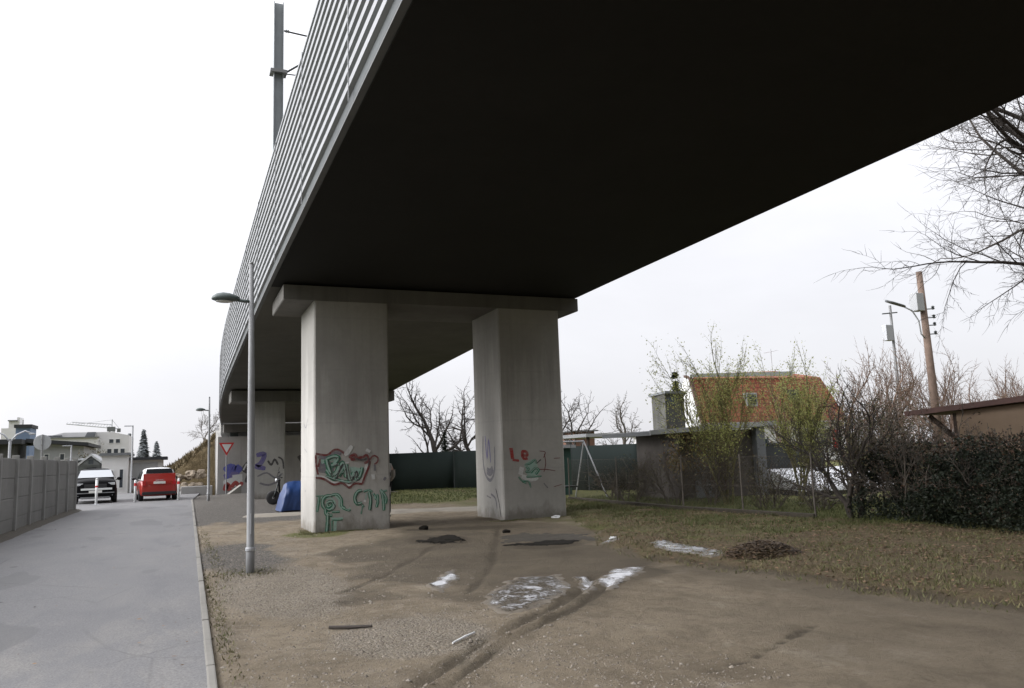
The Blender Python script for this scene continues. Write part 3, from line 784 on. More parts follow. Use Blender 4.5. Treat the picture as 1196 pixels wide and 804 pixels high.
G4 = [('y', .07, [(.35, 2.1), (.3, 1.5), (.45, 1.1), (.8, .95), (1.1, 1.2), (1.15, 1.8)]), ('p', .05, [(.5, 2.1), (.6, 1.5), (.75, 2.0), (.85, 1.4)]), ('y', .16, [(.55, 1.2), (.8, 1.15), (1.0, 1.25)]), ('y', .05, [(.8, .6), (1.1, .5), (1.2, .25)]), ('k', .04, [(1.15, .75), (1.35, .4), (1.45, .05)]), ('y', .04, [(.5, .55), (.8, .5)])]
for g_ in (G4[:3], G4[3:]):
    mb = MB(); strokes(mb, g_, fRL, 1.2); mb.build('graffiti', PAINTS, PR_)
def fLL(u, v, o): return (2.87 - o, 20.3 - u, v)
for g_ in (('y', .03, [(.3, 2.5), (.6, 2.4), (.9, 2.6)]), ('y', .025, [(.4, 1.9), (.8, 1.8)]), ('y', .05, [(.5, .9), (.58, .88)])):
    mb = MB(); strokes(mb, [g_], fLL); mb.build('graffiti', PAINTS, PL)
def f3(u, v, o): return (3.2 + u, 38.1 - o, v)
G5 = [('p', .14, [(.15, 1.95), (.5, 2.0), (.35, 1.6), (.15, 1.45), (.55, 1.35)]), ('k', .06, [(.65, 1.7), (.8, 1.5), (.95, 1.75), (1.1, 1.5)]), ('y', .05, [(.2, 1.0), (.6, 1.15), (1.0, .9), (1.3, 1.1)]), ('y', .06, [(.3, .7), (.7, .6), (1.1, .75)]), ('k', .05, [(1.1, 1.85), (1.3, 1.7), (1.35, 1.3)])]
for g_ in (G5[:1], G5[1:2], G5[2:4], G5[4:]):
    mb = MB(); strokes(mb, g_, f3, 1.5); mb.build('graffiti', PAINTS, P3)
def fA(u, v, o): return (2.40 + u, 54 - o, v)
G6 = [('b', .34, [(.45, 1.15), (.8, 1.4), (1.1, 1.2), (1.4, 1.45)]), ('p', .25, [(.4, .8), (.9, .95), (1.3, .85)]), ('b', .18, [(.55, .6), (.8, 1.5)]), ('w', .4, [(.4, .3), (.9, .45), (1.5, .55)]), ('w', .3, [(.9, .75), (1.5, .8)]), ('R', .2, [(.45, -.05), (.6, .35), (.75, -.05)]), ('R', .16, [(.85, .15), (1.1, .45), (1.3, .2), (1.5, .45)]),
 ('k', .2, [(1.9, 1.7), (1.6, 1.25), (1.9, 1.0), (1.75, .4)]), ('w', .1, [(1.75, 1.6), (1.55, 1.2)]), ('k', .2, [(5.0, 2.0), (5.3, 1.5), (5.2, .9)]), ('p', .2, [(5.8, 1.2), (6.4, 1.5), (7.0, 1.1)])]
for g_ in (G6[:7], G6[7:9], G6[9:10], G6[10:]):
    mb = MB(); strokes(mb, g_, fA, 1.5); mb.build('graffiti', PAINTS, AB)

# catenary mast on the deck edge
cm = thing('catenary_mast', 'tall grey steel overhead line mast rising above the ribbed barrier', 'mast', (2.55, 23.2, sof(23.2) + .9))
mb = MB(); mb.box(-.13, .13, -.02, .02, 0, 8.9); mb.box(-.14, -.12, -.13, .13, 0, 8.9); mb.box(.12, .14, -.13, .13, 0, 8.9); mb.box(-.25, .25, -.25, .25, -.02, .03); mb.build('pole', M['mast'], cm)
mb = MB(); mb.box(-.24, .24, -.19, .19, 6.62, 6.72); mb.build('clamp', M['galv'], cm)
mb = MB(); mb.tube([(.16, 0, 8.05), (1.2, 0, 7.98), (3.6, 0, 7.75)], .025); mb.tube([(.16, 0, 6.67), (.9, 0, 7.25), (2.9, 0, 7.85)], .03); mb.tube([(.16, 0, 6.67), (1.6, 0, 6.72), (3.2, 0, 6.8)], .018); mb.build('cantilever_arm', M['darkmetal'], cm)
mb = MB(); mb.lathe([(.03, 0), (.06, .03), (.03, .06), (.06, .09), (.03, .12)], (.2, 0, 8.05), 'X', 8); mb.build('insulator', M['render_g'], cm)
tag((lambda m_: m_.build('contact_wire', M['darkmetal']))((lambda m_: (m_.tube([(6.0, -40, 13.3), (6.0, 23.2, 13.2), (6.3, 80, 10.5)], .012, 4), m_)[1])(MB())), 'thin overhead wire above the railway deck', 'wire')

# ------------------------------------------------------------------ street lamps
def street_lamp(loc, label):
    L = thing('street_lamp', label, 'street lamp', loc, 0, 'lamps along the path')
    mb = MB(); mb.tube([(0, 0, -.3), (0, 0, .35), (0, 0, .36), (-.01, 0, 2.6), (-.03, 0, 4.66)], [.062, .062, .056, .05, .034], 16); mb.lathe([(.036, 4.66), (.03, 4.69), (.005, 4.70)], (-.03, 0, 0), 'Z', 12)
    mb.build('pole', M['galv'], L, True)
    mb = MB(); mb.lathe([(.066, .30), (.072, .31), (.072, .345), (.066, .355)], (0, 0, 0), 'Z', 16); mb.build('collar', M['signgrey'], L)
    mb = MB(); mb.tube([(-.03, 0, 4.07), (-.12, 0, 4.07), (-.24, 0, 4.09)], [.026, .026, .03], 10); mb.build('arm', M['lampgreen'], L, True)
    mb = MB(); rings = []
    for i, (x, w, zt, zb) in enumerate([(-.20, .03, .03, -.03), (-.25, .07, .055, -.04), (-.34, .105, .085, -.045), (-.44, .115, .095, -.05), (-.53, .095, .075, -.045), (-.59, .05, .035, -.03), (-.605, .015, .0, -.02)]):
        rings.append([V((x, w * math.cos(t), 4.10 + (zt if math.sin(t) > 0 else -zb) * math.sin(t))) for t in [2 * PI * k / 16 for k in range(16)]])
    mb.loft(rings); mb.build('lamp_head', M['lampgreen'], L, True)
    mb = MB(); mb.loft([[V((-.42 + a * math.cos(t), .8 * a * .75 * math.sin(t), z)) for t in [2 * PI * k / 14 for k in range(14)]] for a, z in ((.13, 4.062), (.125, 4.045), (.08, 4.036))]); mb.build('lens', M['lens'], L, True)
    mb = MB(); mb.box(-.006, .006, -.064, -.054, .55, .85, bev=.003); mb.build('access_door', M['signgrey'], L)
    return L
l1 = street_lamp((1.04, 12.66, 0), 'tall grey street lamp on bare ground beside the kerb, nearest to view')
l2 = dup(l1, (1.36, 38.9, 0), 0, 'grey street lamp far down the path before the abutment')

# ------------------------------------------------------------------ concrete panel fence (left)
fl = thing('concrete_fence', 'grey precast concrete panel fence with slotted posts along the path', 'fence', (0, 0, 0))
fpts = [(-4.6, 5.5)]
pts_f = [(-3.85 - .0, 28.0)]
line = [(-4.35, 7.8), (-4.2, 10.2), (-4.1, 12.6), (-4.02, 15.0), (-3.97, 17.4), (-3.93, 19.8), (-3.9, 22.2), (-3.88, 24.3), (-3.86, 26.4), (-3.82, 28.7), (-3.76, 31.2), (-3.70, 33.3), (-3.62, 35.2)]
for i, (x, y) in enumerate(line):
    mb = MB(); h = 2.02 + rnd.uniform(-.01, .015)
    mb.box(x - .07, x + .09, y - .07, y + .07, -.3, h, bev=.012); mb.build('post', M['fencep'], fl)
    if i < len(line) - 1:
        x2, y2 = line[i + 1]; L_ = math.hypot(x2 - x, y2 - y); a = math.atan2(y2 - y, x2 - x)
        for k in range(4):
            mb = MB()
            z_ = -.1 + k * .51
            mb.box((x + x2) / 2 - L_ / 2 + .075, (x + x2) / 2 + L_ / 2 - .075, (y + y2) / 2 - .025 + rnd.uniform(-.008, .008), (y + y2) / 2 + .025, z_, z_ + .495 + rnd.uniform(.0, .008), bev=.015, rz=a)
            mb.box((x + x2) / 2 - L_ / 2 + .07, (x + x2) / 2 + L_ / 2 - .07, (y + y2) / 2 - .012, (y + y2) / 2 + .012, z_ + .01, z_ + .545 if k < 3 else z_ + .48, rz=a)
            # recessed centre shadow line: raised border frame
            mb.build('panel', M['fencec'], fl)
mb = MB()
rows = []
for i in range(60):
    y = 6 + i * .5; x = interp([(b_, a_) for a_, b_ in line], y)
    n_ = mn.noise(V((y * 1.3, 0, 3)))
    rows.append([(x + .02, y, .10 + .04 * n_), (x + .16, y, .07 + .03 * n_), (x + .30 + .08 * n_, y, .005), (x + .42 + .08 * n_, y, -.03)])
mb.loft(rows, closed=False, caps=False); o = mb.build('soil_strip', M['darkcrust'], smooth=True); o['kind'] = 'structure'

# ------------------------------------------------------------------ cars
def wheel(parent, x, y, r=.31, w=.2):
    mb = MB(); mb.lathe([(r * .62, -w / 2), (r * .93, -w / 2), (r, -w / 2 + .03), (r, w / 2 - .03), (r * .93, w / 2), (r * .62, w / 2)], (0, 0, 0), 'X', 22)
    t = mb.build('wheel', M['rubber'], parent, True); t.location = (x, y, r)
    mb = MB(); sgn = 1 if x > 0 else -1
    mb.lathe([(.02, sgn * w * .40), (r * .3, sgn * w * .42), (r * .58, sgn * w * .46), (r * .64, sgn * w * .40), (r * .64, 0)], (0, 0, 0), 'X', 14)
    mb.build('rim', M['rim'], t, True)
def car(name, label, loc, rz, P):
    """P: L length, W half width, H height, belt; y runs from rear (0) to front (L); origin at rear centre"""
    C_ = thing(name, label, 'car', loc, rz)
    W, L_, H = P['W'], P['L'], P['H']
    def ring(y, hw, zb, zt, crown=.03):
        h = zt - zb
        right = [(hw * .86, zb), (hw * .97, zb + .07 * h), (hw, zb + .35 * h), (hw * .99, zb + .6 * h), (hw * .955, zb + .85 * h), (hw * .87, zb + .97 * h), (hw * .5, zt + crown * .7)]
        pts = right + [(0, zt + crown)] + [(-a, b_) for a, b_ in reversed(right)]
        return [V((a, y, b_)) for a, b_ in pts]
    mb = MB(); mb.loft([ring(*s) for s in P['body']]); body = mb.build('body', P['paint'], C_, True, True)
    m_ = body.modifiers.new('s', 'SUBSURF'); m_.levels = 1; m_.render_levels = 2
    # cabin
    mb = MB()
    def cring(y, hb, ht, zb, zt):
        r_ = [(hb, zb), (hb * .99, zb + .08 * (zt - zb)), (ht + (hb - ht) * .25, zb + .75 * (zt - zb)), (ht * .93, zt - .02), (ht * .6, zt + .01)]
        pts = r_ + [(0, zt + .02)] + [(-a, b_) for a, b_ in reversed(r_)]
        return [V((a, y, b_)) for a, b_ in pts]
    mb.loft([cring(*s) for s in P['cabin']]); cb = mb.build('roof', P['roofpaint'], C_, True, True)
    m_ = cb.modifiers.new('s', 'SUBSURF'); m_.levels = 1; m_.render_levels = 1
    for nm, q, mat in P['glass']:
        mb = MB(); mb.face(q); o = mb.build(nm, mat, C_)
        sd = o.modifiers.new('t', 'SOLIDIFY'); sd.thickness = .012; sd.offset = 0
    for x in (-W + .10, W - .10):
        wheel(C_, x, P['wy'][0], P.get('wr', .31)); wheel(C_, x, P['wy'][1], P.get('wr', .31))
    for nm, args, mat in P['bits']:
        mb = MB(); mb.box(*args, bev=min(.02, .3 * min(args[1] - args[0], args[3] - args[2], args[5] - args[4]))); mb.build(nm, mat, C_)
    for s in (-1, 1):
        mb = MB(); mb.blob((s * (W + .10), P['mir'][0], P['mir'][1]), (.11, .06, .08), 2, 0, 1); mb.tube([(s * (W - .06), P['mir'][0] + .03, P['mir'][1] - .05), (s * (W + .08), P['mir'][0], P['mir'][1] - .02)], .02); mb.build('mirror', P['mirpaint'], C_, True)
    return C_
W = .84; H = 1.55
red = dict(W=W, L=3.6, H=H, paint=M['redpaint'], roofpaint=M['whitepaint'],
  body=[(0.0, W * .86, .33, .80), (.03, W * .93, .26, .90), (.22, W, .22, .99), (.8, W * 1.0, .20, 1.0), (1.8, W * .99, .20, .98), (2.5, W * .98, .20, .97), (3.1, W * .95, .22, .90), (3.45, W * .86, .25, .76), (3.6, W * .72, .30, .60)],
  cabin=[(.10, W * .88, W * .74, .95, 1.04), (.14, W * .90, W * .74, .93, 1.20), (.28, W * .93, W * .74, .93, 1.50), (.6, W * .94, W * .75, .93, 1.55), (1.4, W * .94, W * .75, .93, 1.54), (1.9, W * .93, W * .72, .93, 1.42), (2.45, W * .9, W * .7, .93, .99)],
  glass=[('rear_window', [(-.60, .135, 1.29), (.60, .135, 1.29), (.54, .225, 1.50), (-.54, .225, 1.50)], M['rearglass']),
         ('side_window', [(-.795, .55, 1.05), (-.795, 1.9, 1.05), (-.70, 1.6, 1.42), (-.69, .6, 1.44)], M['glassd']),
         ('side_window', [(.795, .55, 1.05), (.795, 1.9, 1.05), (.70, 1.6, 1.42), (.69, .6, 1.44)], M['glassd']),
         ('windscreen', [(-.62, 2.4, 1.03), (.62, 2.4, 1.03), (.54, 1.88, 1.42), (-.54, 1.88, 1.42)], M['glassd'])],
  wy=(.62, 2.95), wr=.30,
  bits=[('number_plate', (-.26, .26, -.055, -.03, .80, .91), M['plate']), ('tail_light', (-.74, -.58, -.03, .06, .72, .96), M['redlight']), ('tail_light', (.58, .74, -.03, .06, .72, .96), M['redlight']),
        ('bumper', (-.74, .74, -.06, .1, .30, .44), M['blackplastic']), ('tailgate_handle', (-.18, .18, -.045, -.02, .955, .985), M['chrome']), ('wiper', (-.02, .30, .13, .16, 1.16, 1.18), M['blackplastic'])],
  mir=(2.05, 1.05), mirpaint=M['blackplastic'])
# tailgate panel in the body colour up to the rear window
C_red = car('red_car', 'small red hatchback with white roof seen from behind, parked at the path end', (-.72, 41.6, 0), R(7), red)
mb = MB(); mb.loft([[V((-.70, y0_, z_)), V((.70, y0_, z_)), V((.66, y0_ + .06, z_)), V((-.66, y0_ + .06, z_))] for y0_, z_ in ((-.012, .78), (.0, .92), (.03, 1.05), (.075, 1.28))]); mb.build('tailgate', M['redpaint'], C_red)
W = .91
blk = dict(W=W, L=4.4, H=1.6, paint=M['blackpaint'], roofpaint=M['blackpaint'],
  body=[(0.0, W * .84, .34, .98), (.05, W * .93, .26, 1.08), (.3, W, .24, 1.14), (1.2, W, .22, 1.14), (2.6, W * .99, .22, 1.13), (3.2, W * .99, .22, 1.14), (3.9, W * .98, .24, 1.11), (4.3, W * .94, .27, 1.05), (4.4, W * .84, .32, .94)],
  cabin=[(.15, W * .88, W * .7, .98, 1.2), (.35, W * .92, W * .72, .98, 1.52), (.9, W * .93, W * .75, .98, 1.61), (1.9, W * .93, W * .75, .98, 1.60), (2.4, W * .92, W * .72, .98, 1.50), (3.05, W * .9, W * .76, .98, 1.12)],
  glass=[('windscreen', [(-.76, 2.96, 1.19), (.76, 2.96, 1.19), (.64, 2.36, 1.53), (-.64, 2.36, 1.53)], M['screen_glass']),
         ('side_window', [(-.86, .6, 1.12), (-.86, 2.55, 1.12), (-.72, 2.1, 1.48), (-.70, .75, 1.50)], M['glassd']),
         ('side_window', [(.86, .6, 1.12), (.86, 2.55, 1.12), (.72, 2.1, 1.48), (.70, .75, 1.50)], M['glassd']),
         ('rear_window', [(-.58, .13, 1.15), (.58, .13, 1.15), (.52, .28, 1.48), (-.52, .28, 1.48)], M['glassd'])],
  wy=(.85, 3.5), wr=.35,
  bits=[('number_plate', (-.27, .27, 4.395, 4.425, .50, .61), M['plate']), ('headlight', (-.80, -.50, 4.22, 4.37, .84, .95), M['headlight']), ('headlight', (.50, .80, 4.22, 4.37, .84, .95), M['headlight']),
        ('grille', (-.46, .46, 4.33, 4.41, .64, .90), M['blackplastic']), ('bumper_strip', (-.78, .78, 4.27, 4.405, .48, .52), M['galv']), ('skid_plate', (-.60, .60, 4.2, 4.36, .24, .33), M['galv']), ('fog_light', (-.72, -.60, 4.28, 4.36, .36, .44), M['headlight']), ('fog_light', (.60, .72, 4.28, 4.36, .36, .44), M['headlight'])],
  mir=(2.75, 1.10), mirpaint=M['blackpaint'])
car('black_car', 'black estate car facing the camera beside the end of the concrete fence', (-3.78, 45.85, 0), R(180 + 5), blk)

# ------------------------------------------------------------------ bollards
def bollard(loc, label):
    B = thing('bollard', label, 'bollard', loc, 0, 'white and red bollards at the path end')
    mb = MB(); mb.tube([(0, 0, -.2), (0, 0, .98), (0, 0, 1.02)], [.055, .055, .03], 14); mb.build('post', M['whitepaint'], B, True)
    mb = MB(); mb.lathe([(.056, .74), (.0575, .745), (.0575, .875), (.056, .88)], (0, 0, 0), 'Z', 14); mb.build('red_band', M['signred'], B)
    mb = MB(); mb.lathe([(.09, -.02), (.09, .02), (.06, .03)], (0, 0, 0), 'Z', 14); mb.build('base_ring', M['galv'], B)
    return B
b1 = bollard((-1.72, 40.9, .01), 'white bollard with red band at the left rear corner of the red car')
dup(b1, (.12, 41.2, .01), 0, 'white bollard with red band at the right rear corner of the red car')
# removable barrier post with a short cross arm
B = thing('barrier_post', 'white post with a short cross arm in front of the black car', 'barrier', (-3.25, 40.2, 0))
mb = MB(); mb.tube([(0, 0, -.2), (0, 0, 1.12)], .055, 12); mb.lathe([(.06, 1.12), (.05, 1.17), (.01, 1.19)], (0, 0, 0), 'Z', 12); mb.build('post', M['whitepaint'], B, True)
mb = MB(); mb.box(-.62, .62, -.03, .03, .66, .74, bev=.01); mb.build('cross_arm', M['whitepaint'], B)
mb = MB(); mb.box(-.12, .12, -.09, .09, -.05, .03, bev=.01); mb.build('foot', M['signgrey'], B)
mb = MB(); mb.lathe([(.0565, .78), (.058, .785), (.058, .85), (.0565, .855)], (0, 0, 0), 'Z', 12); mb.build('red_band', M['signred'], B)

# ------------------------------------------------------------------ scooter, tarpaulin, person
sc_ = thing('motor_scooter', 'black motor scooter standing between the pier and the blue tarpaulin', 'motor scooter', (3.45, 32, .0), R(-10))
for x in (0, 1.25):
    mb = MB(); mb.lathe([(.14, -.05), (.24, -.055), (.27, -.02), (.27, .02), (.24, .055), (.14, .05)], (0, 0, 0), 'Y', 20); w_ = mb.build('wheel', M['rubber'], sc_, True); w_.location = (x, 0, .27)
    mb = MB(); mb.lathe([(.03, -.052), (.14, -.04), (.14, .04), (.03, .052)], (0, 0, 0), 'Y', 12); mb.build('rim', M['rim'], w_, True)
mb = MB(); mb.loft([[V((x, w_ * math.cos(t), zc + hh * math.sin(t))) for t in [2 * PI * k / 12 for k in range(12)]] for x, w_, zc, hh in ((.42, .08, .34, .05), (.55, .15, .36, .09), (.75, .17, .48, .18), (1.0, .18, .58, .18), (1.3, .15, .66, .12), (1.5, .06, .70, .05))]); mb.build('body', M['blackplastic'], sc_, True)
mb = MB(); mb.loft([[V((x, w_ * math.cos(t), z_ + .06 * math.sin(t))) for t in [2 * PI * k / 12 for k in range(12)]] for x, w_, z_ in ((.62, .08, .76), (.75, .13, .78), (1.1, .14, .80), (1.4, .11, .86), (1.5, .05, .87))]); mb.build('seat', M['rubber'], sc_, True)
mb = MB(); mb.loft([[V((x0_ - .0, s * w_, z_)) for s in (-1, -.5, 0, .5, 1)] + [V((x0_ + .05, s * w_, z_)) for s in (1, .5, 0, -.5, -1)] for x0_, w_, z_ in ((.30, .16, .32), (.20, .2, .5), (.18, .2, .75), (.20, .14, .95))]); mb.build('leg_shield', M['blackpaint'], sc_, True)
mb = MB(); mb.box(.26, .62, -.14, .14, .27, .33, bev=.02); mb.build('floor_board', M['blackplastic'], sc_)
mb = MB(); mb.tube([(0, .07, .27), (.10, .05, .55), (.2, 0, .98)], .025, 8); mb.tube([(0, -.07, .27), (.10, -.05, .55)], .025, 8); mb.build('front_fork', M['darkmetal'], sc_, True)
mb = MB(); mb.tube([(.30, -.33, 1.02), (.22, -.12, 1.0), (.22, .12, 1.0), (.30, .33, 1.02)], .018, 8); mb.build('handlebar', M['blackplastic'], sc_, True)
mb = MB(); mb.blob((.13, 0, .93), (.08, .1, .08), 2, 0, 1); mb.build('headlight', M['headlight'], sc_, True)
for s in (-1, 1):
    mb = MB(); mb.tube([(.24, s * .25, 1.02), (.2, s * .32, 1.2)], .008, 6); mb.blob((.2, s * .33, 1.23), (.02, .06, .04), 2, 0, 1); mb.build('mirror', M['blackplastic'], sc_, True)
mb = MB(); mb.face([(.12, -.2, 1.0), (.12, .2, 1.0), (.22, .16, 1.42), (.22, -.16, 1.42)]); o = mb.build('windshield', M['glassd'], sc_); o.modifiers.new('t', 'SOLIDIFY').thickness = .006

def tarp():
    mb = MB(); rows = []
    nx, nr_ = 16, 10
    prof = [(26.85, .04), (26.83, .30), (26.86, .58), (26.98, .74), (27.25, .93), (27.55, .99), (27.9, .90), (28.12, .70), (28.2, .4), (28.22, .04)]
    for i in range(nx + 1):
        u = i / nx; row = []
        for j, (y, z) in enumerate(prof):
            sq = sst(0, .18, min(u, 1 - u) + .02)
            lean = .26 * (z / 1.0)
            x = 3.06 + lean + (4.75 - 3.06 - 2 * lean) * u
            n_ = mn.noise(V((x * 3, y * 3, z * 4)))
            row.append(V((x + .03 * n_, y + .035 * n_, max(.015, z * (.94 + .06 * sq) + .03 * mn.noise(V((x * 2.2, y * 2, 8)))))))
        rows.append(row)
    mb.loft(rows, closed=False, caps=False)
    mb.face([p for p in rows[0]]); mb.face([p for p in reversed(rows[-1])])
    T = mb.build('tarpaulin_cover', M['bluetarp'], None, True, True)
    es = T.modifiers.new('e', 'SUBSURF'); es.levels = 2; es.render_levels = 2
    tx = bpy.data.textures.new('folds', 'CLOUDS'); tx.noise_scale = .22; dmod = T.modifiers.new('d', 'DISPLACE'); dmod.texture = tx; dmod.strength = .07; dmod.mid_level = .5
    tag(T, 'blue tarpaulin draped over a low load behind the left pier', 'tarpaulin')
    mb = MB(); mb.box(3.14, 4.68, 26.92, 28.14, .0, .09, bev=.01); mb.build('pallet', M['woodd'], T)
tarp()

def skin_mesh(name, verts, edges, radii, mat, parent, sub=2):
    me = bpy.data.meshes.new(name); me.from_pydata(verts, edges, [])
    o = bpy.data.objects.new(name, me); COL.objects.link(o); o.parent = parent
    me.materials.append(mat)
    m_ = o.modifiers.new('k', 'SKIN'); m_.use_smooth_shade = True
    for i, r_ in enumerate(radii):
        me.skin_vertices[0].data[i].radius = r_ if hasattr(r_, '__len__') else (r_, r_)
        me.skin_vertices[0].data[i].use_root = (i == 0)
    m2 = o.modifiers.new('s', 'SUBSURF'); m2.levels = sub; m2.render_levels = sub
    return o
def person():
    p = thing('person', 'person in a pale grey coat and dark trousers half hidden behind the left pier', 'person', (5.22, 21.5, .02), R(100))
    # x forward, y left in the figure's own frame; hands in the coat pockets
    Vt = [(0, 0, .95), (0, 0, 1.15), (0, 0, 1.36), (.01, 0, 1.48), (.03, 0, 1.60), (.025, 0, 1.70),
          (0, .1, .90), (.01, .11, .50), (-.02, .11, .09), (.13, .12, .035), (0, -.1, .90), (.02, -.11, .50), (-.01, -.11, .09), (.14, -.12, .035),
          (0, .18, 1.38), (-.03, .24, 1.12), (.10, .19, .96), (0, -.18, 1.38), (-.03, -.24, 1.12), (.10, -.19, .96), (.125, 0, 1.60)]
    E_ = [(0, 1), (1, 2), (2, 3), (3, 4), (4, 5), (0, 6), (6, 7), (7, 8), (8, 9), (0, 10), (10, 11), (11, 12), (12, 13), (2, 14), (14, 15), (15, 16), (2, 17), (17, 18), (18, 19), (4, 20)]
    Rr = [(.15, .11), (.14, .1), (.15, .1), .055, .088, .075, .085, .06, .042, .035, .085, .06, .042, .035, .055, .045, .03, .055, .045, .03, .018]
    skin_mesh('body', Vt, E_, Rr, M['skin'], p)
    Vc = [(0, 0, .98), (0, 0, 1.2), (0, 0, 1.38), (.0, 0, 1.46), (0, 0, .75), (.0, 0, .52), (0, .19, 1.39), (-.03, .26, 1.12), (.10, .2, .96), (0, -.19, 1.39), (-.03, -.26, 1.12), (.10, -.2, .96)]
    Ec = [(0, 1), (1, 2), (2, 3), (0, 4), (4, 5), (2, 6), (6, 7), (7, 8), (2, 9), (9, 10), (10, 11)]
    skin_mesh('coat', Vc, Ec, [(.19, .16), (.18, .14), (.175, .13), (.075, .08), (.22, .17), (.24, .18), .075, .066, .05, .075, .066, .05], M['coat'], p)
    skin_mesh('trousers', [(0, 0, .92), (0, .1, .86), (.01, .11, .50), (-.02, .11, .08), (0, -.1, .86), (.02, -.11, .50), (-.01, -.11, .08)], [(0, 1), (1, 2), (2, 3), (0, 4), (4, 5), (5, 6)], [(.15, .12), .10, .08, .065, .10, .08, .065], M['trouser'], p)
    mb = MB()
    for s in (.12, -.12): mb.blob((.06, s, .045), (.15, .055, .05), 2, .05, 2)
    mb.build('shoes', M['blackplastic'], p, True)
    mb = MB(); mb.blob((.0, 0, 1.665), (.112, .098, .11), 3, .06, 4); mb.build('hair', M['hair'], p, True)
    mb = MB()
    for s in (.035, -.035): mb.blob((.105, s, 1.625), (.014, .014, .01), 1, 0, 1)
    mb.build('eyes', M['blackplastic'], p, True)
person()

# ------------------------------------------------------------------ signs
ys_ = thing('give_way_sign', 'red edged white triangular give way sign in front of the abutment wall', 'traffic sign', (2.85, 52.6, -.42))
mb = MB(); mb.tube([(0, 0, -.3), (0, 0, 3.15)], .035, 10); mb.build('pole', M['galv'], ys_)
mb = MB(); mb.prism([(-.45, 3.35), (0, 2.55), (.45, 3.35)], 'Y', -.065, -.045); mb.build('sign_plate', M['signred'], ys_)
mb = MB(); mb.prism([(-.29, 3.26), (0, 2.74), (.29, 3.26)], 'Y', -.07, -.0655); mb.build('sign_face', M['whitepaint'], ys_)
rs = thing('round_sign', 'back of a round grey traffic sign on a post behind the concrete fence', 'traffic sign', (-5.55, 41, 0))
mb = MB(); mb.tube([(0, 0, -.3), (0, 0, 3.2)], .035, 10); mb.build('pole', M['galv'], rs)
mb = MB(); mb.lathe([(.30, .03), (.345, .035), (.35, .05), (.33, .055)], (0, 0, 2.85), 'Y', 28); mb.build('sign_plate', M['signgrey'], rs)
mb = MB(); mb.box(-.04, .04, -.04, .03, 2.72, 2.76); mb.box(-.04, .04, -.04, .03, 2.96, 3.0); mb.box(-.03, .03, .0, .028, 2.53, 3.17); mb.build('bracket', M['galv'], rs)

# ------------------------------------------------------------------ buildings, left background
def windows(parent, spec, mat=None, frame=True):
    # spec: list of (x0,x1,y,z0,z1) on faces looking to -Y
    for (x0, x1, y, z0_, z1) in spec:
        mb = MB(); t = .06
        mb.box(x0 - t, x1 + t, y - .05, y + .02, z1, z1 + t); mb.box(x0 - t, x1 + t, y - .05, y + .02, z0_ - t, z0_); mb.box(x0 - t, x0, y - .05, y + .02, z0_, z1); mb.box(x1, x1 + t, y - .05, y + .02, z0_, z1)
        f_ = mb.build('window', M['whitepaint'], parent)
        mb = MB(); mb.box(x0, x1, y - .02, y + .01, z0_, z1); mb.build('pane', M['window'], f_)
# white garage with grey flat roof
g = thing('garage', 'low white rendered garage with a grey flat roof behind the parked cars', 'garage')
mb = MB(); mb.box(-4.6, -3.0, 60, 66, -.3, 2.45); mb.box(-3.0, -.9, 61.2, 66, -.3, 2.1); mb.build('wall', M['render_w'], g)
mb = MB(); mb.box(-4.75, -2.9, 59.8, 66.2, 2.45, 2.62); mb.build('roof', M['roofgrey'], g)
mb = MB(); mb.box(-3.1, -.6, 60.9, 66.2, 2.1, 2.3); mb.build('low_roof', M['roofdark'], g)
mb = MB(); mb.box(-2.8, -1.2, 61.14, 61.2, 0, 1.9); mb.build('garage_door', M['render_g'], g)
windows(g, [(-4.1, -3.9, 60, .7, 1.4), (-3.5, -3.3, 60, .3, 1.5)])
# far white apartment block
a_ = thing('apartment_block', 'long white apartment block with sloped dark stair gable, far behind the garage', 'building')
mb = MB(); mb.prism([(-15.8, 0), (-15.8, 6.0), (-13.8, 6.5), (-8.2, 6.5), (-6.0, 6.0), (-6.0, 0)], 'Y', 120, 132); mb.build('wall', M['render_w'], a_)
mb = MB(); mb.prism([(-12.4, 3.6), (-11.0, 6.51), (-10.0, 6.51), (-10.9, 3.6)], 'Y', 119.6, 119.95); mb.build('sloped_gable', M['roofgrey'], a_)
mb = MB(); mb.box(-15.9, -14.0, 119.5, 132, 6.0, 6.15); mb.build('roof_edge', M['roofgrey'], a_)
windows(a_, [(-15.2, -14.3, 120, 4.6, 5.3), (-13.7, -12.8, 120, 4.6, 5.3), (-8.4, -7.9, 120, 5.0, 5.5), (-7.6, -7.1, 120, 5.0, 5.5), (-8.6, -8.1, 120, 3.6, 4.2), (-7.8, -7.3, 120, 3.6, 4.2), (-7.0, -6.5, 120, 3.6, 4.2)])
# white long low building nearer
a2 = thing('office_building', 'white flat office building with a row of square windows beyond the fence', 'building')
mb = MB(); mb.box(-17.6, -9.6, 118, 119.2, 0, 5.7); mb.build('wall', M['render_w'], a2)
mb = MB(); mb.box(-17.8, -9.5, 117.8, 119.3, 5.7, 5.85); mb.build('roof', M['roofgrey'], a2)
windows(a2, [(-16.3, -15.3, 118, 4.5, 5.2), (-14.9, -13.7, 118, 4.5, 5.2), (-13.2, -12.1, 118, 4.5, 5.2)])
